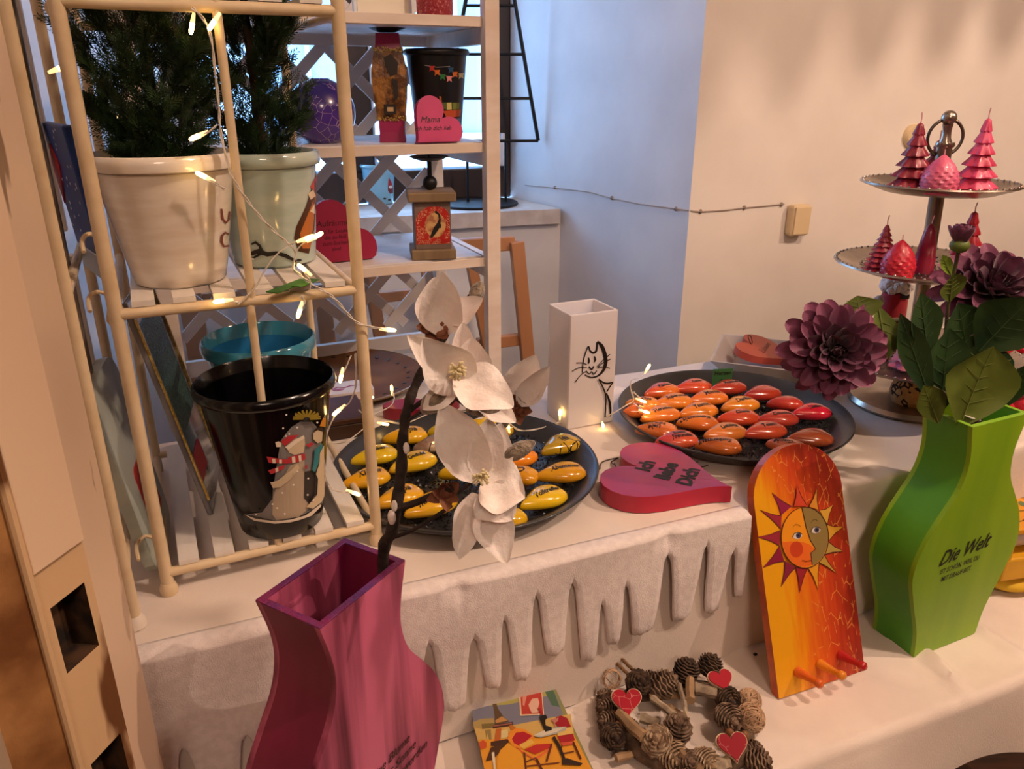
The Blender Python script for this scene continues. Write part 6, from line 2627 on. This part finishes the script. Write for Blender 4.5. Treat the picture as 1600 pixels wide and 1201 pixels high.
# ------------------------------------------------------------ Paris picture on the bench
ZP = LOW + .030
TRc, TLc, BRc = at(858, 1054, ZP), at(733, 1080, ZP), at(924, 1204, ZP)
ex_ = (TRc - TLc).normalized()
ey_ = Vector((-ex_.y, ex_.x, 0))
pw_, ph_ = (TRc - TLc).length, .150
po_ = TLc - ey_ * ph_
pp = thing('picture_box', 'painted box lid with a Paris street cafe scene lying on the bench', 'picture', (po_.x, po_.y, LOW + .0012), math.degrees(atan2(ex_.y, ex_.x)))
b = MB()
b.box((pw_ / 2, ph_ / 2, .0135), (pw_, ph_, .027))
b.build('box', mat('dark_box_side', '#3a2414', '#2a180c', scale=12, rough=.5), pp, bevel=.001)
b = MB()
b.box((pw_ / 2, ph_ / 2, .028), (pw_, ph_, .0016))
b.build('lid', mat('olive_sky_paint', '#8c8a4a', '#7a8468', scale=30, lo=.35, hi=.7, rough=.4), pp)
pz = Vector((0, 0, ZP))
ipp = inv(pp)
fpz = lambda x, y, l=0: ipp @ Vector((*at(x, y, LOW + .0012 + .0288).xy, LOW + .0012 + .0289 + l * .00004))
q = lambda L: [(720 + x * .13402, 1040 + y * .13402) for x, y in L]
tri4 = lambda a, b_, c_, d: q([a, b_, c_, d])
S = [(q([(100, 280), (1000, 140), (1080, 340), (560, 460), (110, 480)]), '#a5a05a'), (q([(120, 480), (560, 450), (1100, 330), (1190, 560), (900, 700), (160, 740)]), '#75788a'),
     (q([(980, 120), (1090, 310), (1150, 480), (1060, 460), (960, 260)]), '#4a6a52'),
     (q([(150, 700), (620, 690), (1280, 560), (1320, 800), (560, 860), (200, 880)]), '#c9a860'),
     (q([(200, 860), (560, 850), (1310, 790), (1540, 1230), (280, 1230)]), '#d8962a'),
     (q([(140, 660), (230, 620), (380, 610), (400, 700), (260, 740), (150, 720)]), '#a8925a'), (q([(240, 680), (400, 665), (400, 720), (250, 740)]), '#77693c'),
     (q([(280, 750), (350, 740), (360, 860), (330, 860), (310, 790), (300, 860)]), '#8f7c4a'),
     # tower
     (q([(350, 390), (385, 390), (410, 430), (440, 510), (500, 600), (570, 650), (395, 690), (395, 600), (385, 500), (358, 420)]), '#5a4630'),
     (q([(400, 640), (480, 590), (550, 640), (410, 670)]), '#b98a50'), (q([(380, 690), (610, 655), (610, 700), (370, 735)]), '#4a2a20'), (q([(380, 700), (600, 668), (600, 678), (380, 712)]), '#a86a5a'),
     (q([(410, 740), (475, 730), (460, 870), (390, 890)]), '#b5622a'), (q([(470, 760), (545, 745), (560, 830), (470, 850)]), '#d2c48c'),
     (q([(560, 700), (600, 690), (680, 760), (600, 800)]), '#b06a2a'), (q([(350, 890), (550, 855), (560, 900), (440, 950), (350, 940)]), '#43291c'),
     # stamp
     (q([(675, 300), (945, 285), (972, 575), (690, 588)]), '#d8c0a0'), (q([(692, 322), (940, 308), (958, 560), (710, 572)]), '#b33a30'),
     (q([(790, 460), (830, 390), (900, 380), (915, 440), (900, 500), (920, 545), (830, 560), (800, 500)]), '#d9b09a'), (q([(720, 360), (770, 350), (740, 480), (720, 460)]), '#cf8a78'), (q([(860, 295), (880, 294), (880, 330), (862, 330)]), '#e6d2b8'),
     # left small chair
     (q([(215, 900), (260, 870), (300, 900), (300, 960), (230, 985)]), '#c2502a'), (q([(350, 960), (550, 900), (500, 960), (380, 1100), (290, 1120)]), '#4a2e18'),
     # big round yellow back
     (q([(420, 1090), (460, 990), (540, 920), (620, 940), (700, 1010), (740, 1120), (745, 1230), (420, 1230)]), '#d99a28'),
     (q([(360, 1020), (390, 1010), (400, 1100), (410, 1230), (385, 1230)]), '#d8cfb4'),
     # front chair
     (q([(545, 860), (560, 780), (640, 735), (740, 745), (840, 810), (850, 840), (700, 980), (600, 940)]), '#dd8a28'), (q([(597, 860), (640, 790), (730, 775), (835, 825), (690, 945), (620, 910)]), '#a8182a'),
     (q([(680, 930), (820, 862), (862, 905), (730, 980)]), '#d9b050'), (q([(740, 985), (880, 925), (1060, 915), (1040, 960), (870, 1040)]), '#b32a24'),
     (q([(600, 945), (700, 990), (860, 1085), (1065, 945), (1075, 965), (870, 1110), (720, 1020)]), '#d8683a'),
     (stroke(q([(740, 1020), (760, 1230)]), 3), '#5a2c18'), (stroke(q([(880, 1090), (950, 1230)]), 3.5), '#4a2416'), (stroke(q([(760, 1130), (880, 1080)]), 2), '#5a2c18'), (stroke(q([(770, 1180), (1150, 1140)]), 2), '#6a3018'),
     # right chair
     (q([(1110, 610), (1170, 590), (1240, 620), (1285, 720), (1150, 735), (1100, 680)]), '#9a1626'), (q([(1110, 740), (1300, 730), (1310, 800), (1130, 830)]), '#d8b868'), (q([(1130, 830), (1310, 805), (1330, 880), (1160, 905)]), '#a01a26'), (q([(1160, 905), (1310, 890), (1300, 930), (1190, 945)]), '#c8503a'),
     (stroke(q([(1310, 900), (1400, 1100)]), 3), '#4a2016'), (stroke(q([(1180, 940), (1160, 1040), (1320, 1010)]), 2), '#5a2818'), (stroke(q([(1060, 920), (1000, 1130)]), 3), '#5a2818'),
     # table, bottle, glass
     (stroke(q([(1080, 840), (1150, 960), (1210, 1110)]), [5, 5, 4]), '#241812'), (q([(1180, 1100), (1240, 1090), (1420, 1150), (1400, 1175), (1180, 1165)]), '#2e1c12'),
     (q([(845, 835), (900, 790), (1100, 730), (1230, 722), (1225, 760), (1100, 810), (930, 850)]), '#a8aaa0'), (q([(850, 825), (950, 775), (1220, 725), (1130, 780), (960, 830)]), '#cdc6b0'),
     (q([(895, 505), (925, 500), (965, 580), (940, 590)]), '#a8202a'), (q([(920, 600), (990, 585), (1010, 620), (985, 650), (990, 710), (1060, 730), (1060, 765), (985, 785), (950, 700), (925, 650)]), '#18100f'),
     (q([(1050, 640), (1140, 620), (1130, 660), (1100, 680), (1110, 735), (1095, 735), (1090, 685)]), '#b8786a')]
decal(pp, 'painting', S, fpz)
lettering(pp, 'FRANCE', .0042, lambda x, y: fpz(720 + 760 * .134, 1040 + 306 * .134, 60) + Vector((x, y, 0)), 0, m=paint('#b33a30'))

# ------------------------------------------------------------ yellow things at the right edge
yb = mat('yellow_box_paint', '#d8a41c', '#c8921a', scale=9, rough=.5)
yo = at(1546, 975, LOW + .0)
YB = Vector((.652, .862, LOW + .0008))
o = thing('yellow_cushion', 'folded yellow cloth lying under the yellow box behind the green vase', 'cloth', YB, 14)


def cush(u, v):
    a = 2 * pi * v
    x = (u - .5) * .17
    e = max(.15, 1 - abs(2 * u - 1) ** 6)
    return (x + .085, .055 * cos(a) * (abs(cos(a)) ** -.35 if abs(cos(a)) > .05 else 1) * e + .05, .0145 + .0145 * sin(a) * e * (1 + .06 * sin(u * 20)))


b = MB()
b.grid(cush, 24, 24)
b.build('cloth', mat('yellow_cloth', '#d8b02a', '#c89c20', scale=14, rough=.8, bump=.2), o, smooth=180)
o = thing('yellow_box', 'yellow wooden box with a painted sprig lid and open front at the right edge', 'box', YB + Vector((0, 0, .0315)), 12)
b = MB()
b.box((.08, .05, .017), (.16, .10, .034))
b.build('drawer', yb, o, bevel=.003)
for x in (.004, .156):
    b = MB()
    b.box((x, .05, .054), (.008, .10, .04))
    b.build('side', yb, o, bevel=.001)
b = MB()
b.box((.08, .096, .054), (.144, .008, .04))
b.build('back', mat('box_inside', '#5a3a1c', rough=.7), o)
b = MB()
b.box((.08, .05, .078), (.166, .106, .008))
b.build('lid', mat('orange_yellow_lid', '#dc9c26', '#d08c20', scale=12, rough=.5), o, bevel=.0015)
b = MB()
for q_ in stroke([(-.0, .03), (.03, .04), (.06, .035), (.1, .05)], .0016) + stroke([(.005, .012), (.04, .018), (.09, .015)], .0016) + stroke([(.03, .018), (.028, .008)], .0016) + stroke([(.045, .018), (.045, .004)], .0016) + stroke([(.05, .035), (.062, .05)], .0014):
    b.add([(x, y, .0823) for x, y in q_], [(0, 1, 2, 3)], 0)
for x, y in ((.028, .006), (.044, .004), (.012, .02), (.062, .054), (.075, .03), (.09, .058)):
    b.add([(px, py, .0824) for px, py in disc(x, y, .007, .004, 10, .9)], [tuple(range(10))], 1)
b.add([(px, py, .0824) for px, py in ((.05, .075), (.08, .065), (.11, .07), (.10, .095), (.07, .098))], [(0, 1, 2, 3, 4)], 2)
b.build('sprig_painting', [paint('#3a2a16'), paint('#5f7a52'), paint('#8a6a4a')], o)
o2 = thing('paper_roll', 'white paper roll lying inside the open yellow box', 'paper roll', YB + Vector((0, 0, .0315 + .0348)), 12)
b = MB()
b.tube([(.012, .03, .0125), (.148, .03, .0125)], .0122, 24)
b.build('roll', mat('white_roll_paper', '#e8e0d8', rough=.8), o2, smooth=40)

# ------------------------------------------------------------ string lights
wirem = mat('clear_cable', '#d8d0c4', rough=.25, spec=.6)
ledm = mat('lit_led', '#fff0c8', emit='#ffc873', estr=14)
ledh = mat('led_cap', '#f0e2c0', emit='#ffcf86', estr=1.2, rough=.3)
RKP = rkp(0, -.010, 0)
RKN = (RM.to_3x3() @ Vector((0, -1, 0)))
slp = lambda px, py, off=0.0: atp(px, py, RKP + RKN * off, RKN)
SLB = slp(335, 470)
sl = thing('string_lights', 'string of small warm lights on clear twisted cable across the rack and table', 'string lights', SLB)
isl = inv(sl)
W_R = lambda L, off=0.0: [slp(x, y, off) for x, y in L]
W_T = lambda L: [at(x, y, T + z) for x, y, z in L]
chains = [W_R([(300, 12), (318, 30), (330, 60), (336, 110), (342, 165), (344, 200), (352, 240), (360, 268), (372, 292), (390, 318), (412, 345), (436, 368), (452, 382)]),
          W_R([(452, 382), (462, 395), (458, 418), (472, 432), (490, 446), (512, 458), (528, 472), (545, 492), (560, 505), (586, 512)]),
          W_R([(452, 382), (430, 400), (412, 425), (400, 448), (386, 462), (372, 476)]),
          W_R([(318, 276), (340, 288), (352, 296)]), W_R([(308, 213), (326, 206), (338, 196)]), W_R([(480, 373), (465, 376), (452, 383)]), W_R([(493, 370), (474, 380), (462, 393)]),
          W_R([(346, 470), (362, 470), (374, 474)]), W_R([(602, 514), (586, 512)]), W_R([(474, 420), (478, 428), (484, 440)]), W_R([(470, 484), (476, 472), (470, 462)]),
          W_R([(548, 556), (540, 575), (534, 588)], -.05), W_R([(555, 552), (556, 600), (548, 625), (540, 634), (530, 640), (515, 665), (508, 690), (507, 730), (515, 760), (534, 768), (548, 768)], -.02),
          W_T([(560, 640, .03), (575, 650, .03), (600, 640, .03), (612, 632, .03), (616, 620, .03), (612, 612, .03)]),
          W_T([(508, 690, .06), (540, 690, .03), (575, 665, .03), (600, 658, .03), (630, 662, .035), (650, 655, .035), (690, 640, .03), (740, 645, .03), (792, 660, .028), (812, 672, .026), (840, 670, .024), (866, 662, .014), (880, 658, .004), (905, 655, .002), (935, 655, .002), (958, 645, .02), (980, 632, .03), (990, 625, .032), (985, 605, .05), (987, 594, .06), (1000, 590, .065), (1008, 580, .068)]),
          W_T([(990, 612, .04), (1000, 622, .034)]), W_T([(990, 630, .03), (1003, 640, .03)]), W_T([(875, 660, .006), (875, 650, .016)]), W_T([(941, 656, .004), (942, 661, .004)]),
          W_T([(800, 668, .03), (796, 668, .03)])]
b = MB()
for ch in chains:
    sm = bez([isl @ p for p in ch], 4)
    for k in range(2):
        b.tube([p + Vector((cos(i * .9 + k * pi), sin(i * .9 + k * pi), cos(i * .9 + k * pi))) * .0006 for i, p in enumerate(sm)], .00065, 5)
b.build('cable', wirem, sl, smooth=60)


def led(p, d):
    d = Vector(d).normalized()
    p = isl @ p
    b = MB()
    b.tube([p - d * .0095, p - d * .003, p - d * .002], [.0012, .0019, .0019], 8)
    c = b.build('led_cap', ledh, sl, smooth=60)
    b = MB()
    b.tube([p - d * .002, p + d * .004, p + d * .006, p + d * .0068], [.0019, .0019, .0014, .0004], 8)
    b.build('bulb', ledm, c, smooth=60)


for px, py, dx, dz, off in ((308, 213, -1, -.4, 0), (318, 275, -1, .6, 0), (480, 372, 1, .3, .004), (494, 369, 1, .5, .004), (346, 470, -1, 0, .004), (474, 420, -.6, .6, 0), (468, 486, -.4, -1, 0), (608, 515, 1, -.2, 0), (300, 40, -.3, -1, -.02), (333, 36, -.5, -.6, 0),
                            (533, 588, -.3, -1, -.05), (528, 642, -.8, -.5, -.02), (554, 770, .8, -.5, -.02), (95, 106, .8, .3, -.02), (178, 183, .9, .2, -.12)):
    led(slp(px, py, off), RM.to_3x3() @ Vector((dx, -.1, dz)))
for px, py, z, d in ((577, 621, .035, (1, 0, .1)), (612, 608, .036, (0, 0, 1)), (600, 662, .032, (1, -.2, -.1)), (687, 690, .036, (1, .3, 0)), (794, 667, .032, (-.2, -.2, 1)), (875, 646, .02, (0, 0, 1)), (942, 664, .005, (0, -1, -.1)), (1012, 575, .072, (.5, 0, 1)), (1003, 626, .036, (1, -.6, -.2)), (1008, 643, .034, (1, -.6, -.1))):
    led(at(px, py, T + z), d)
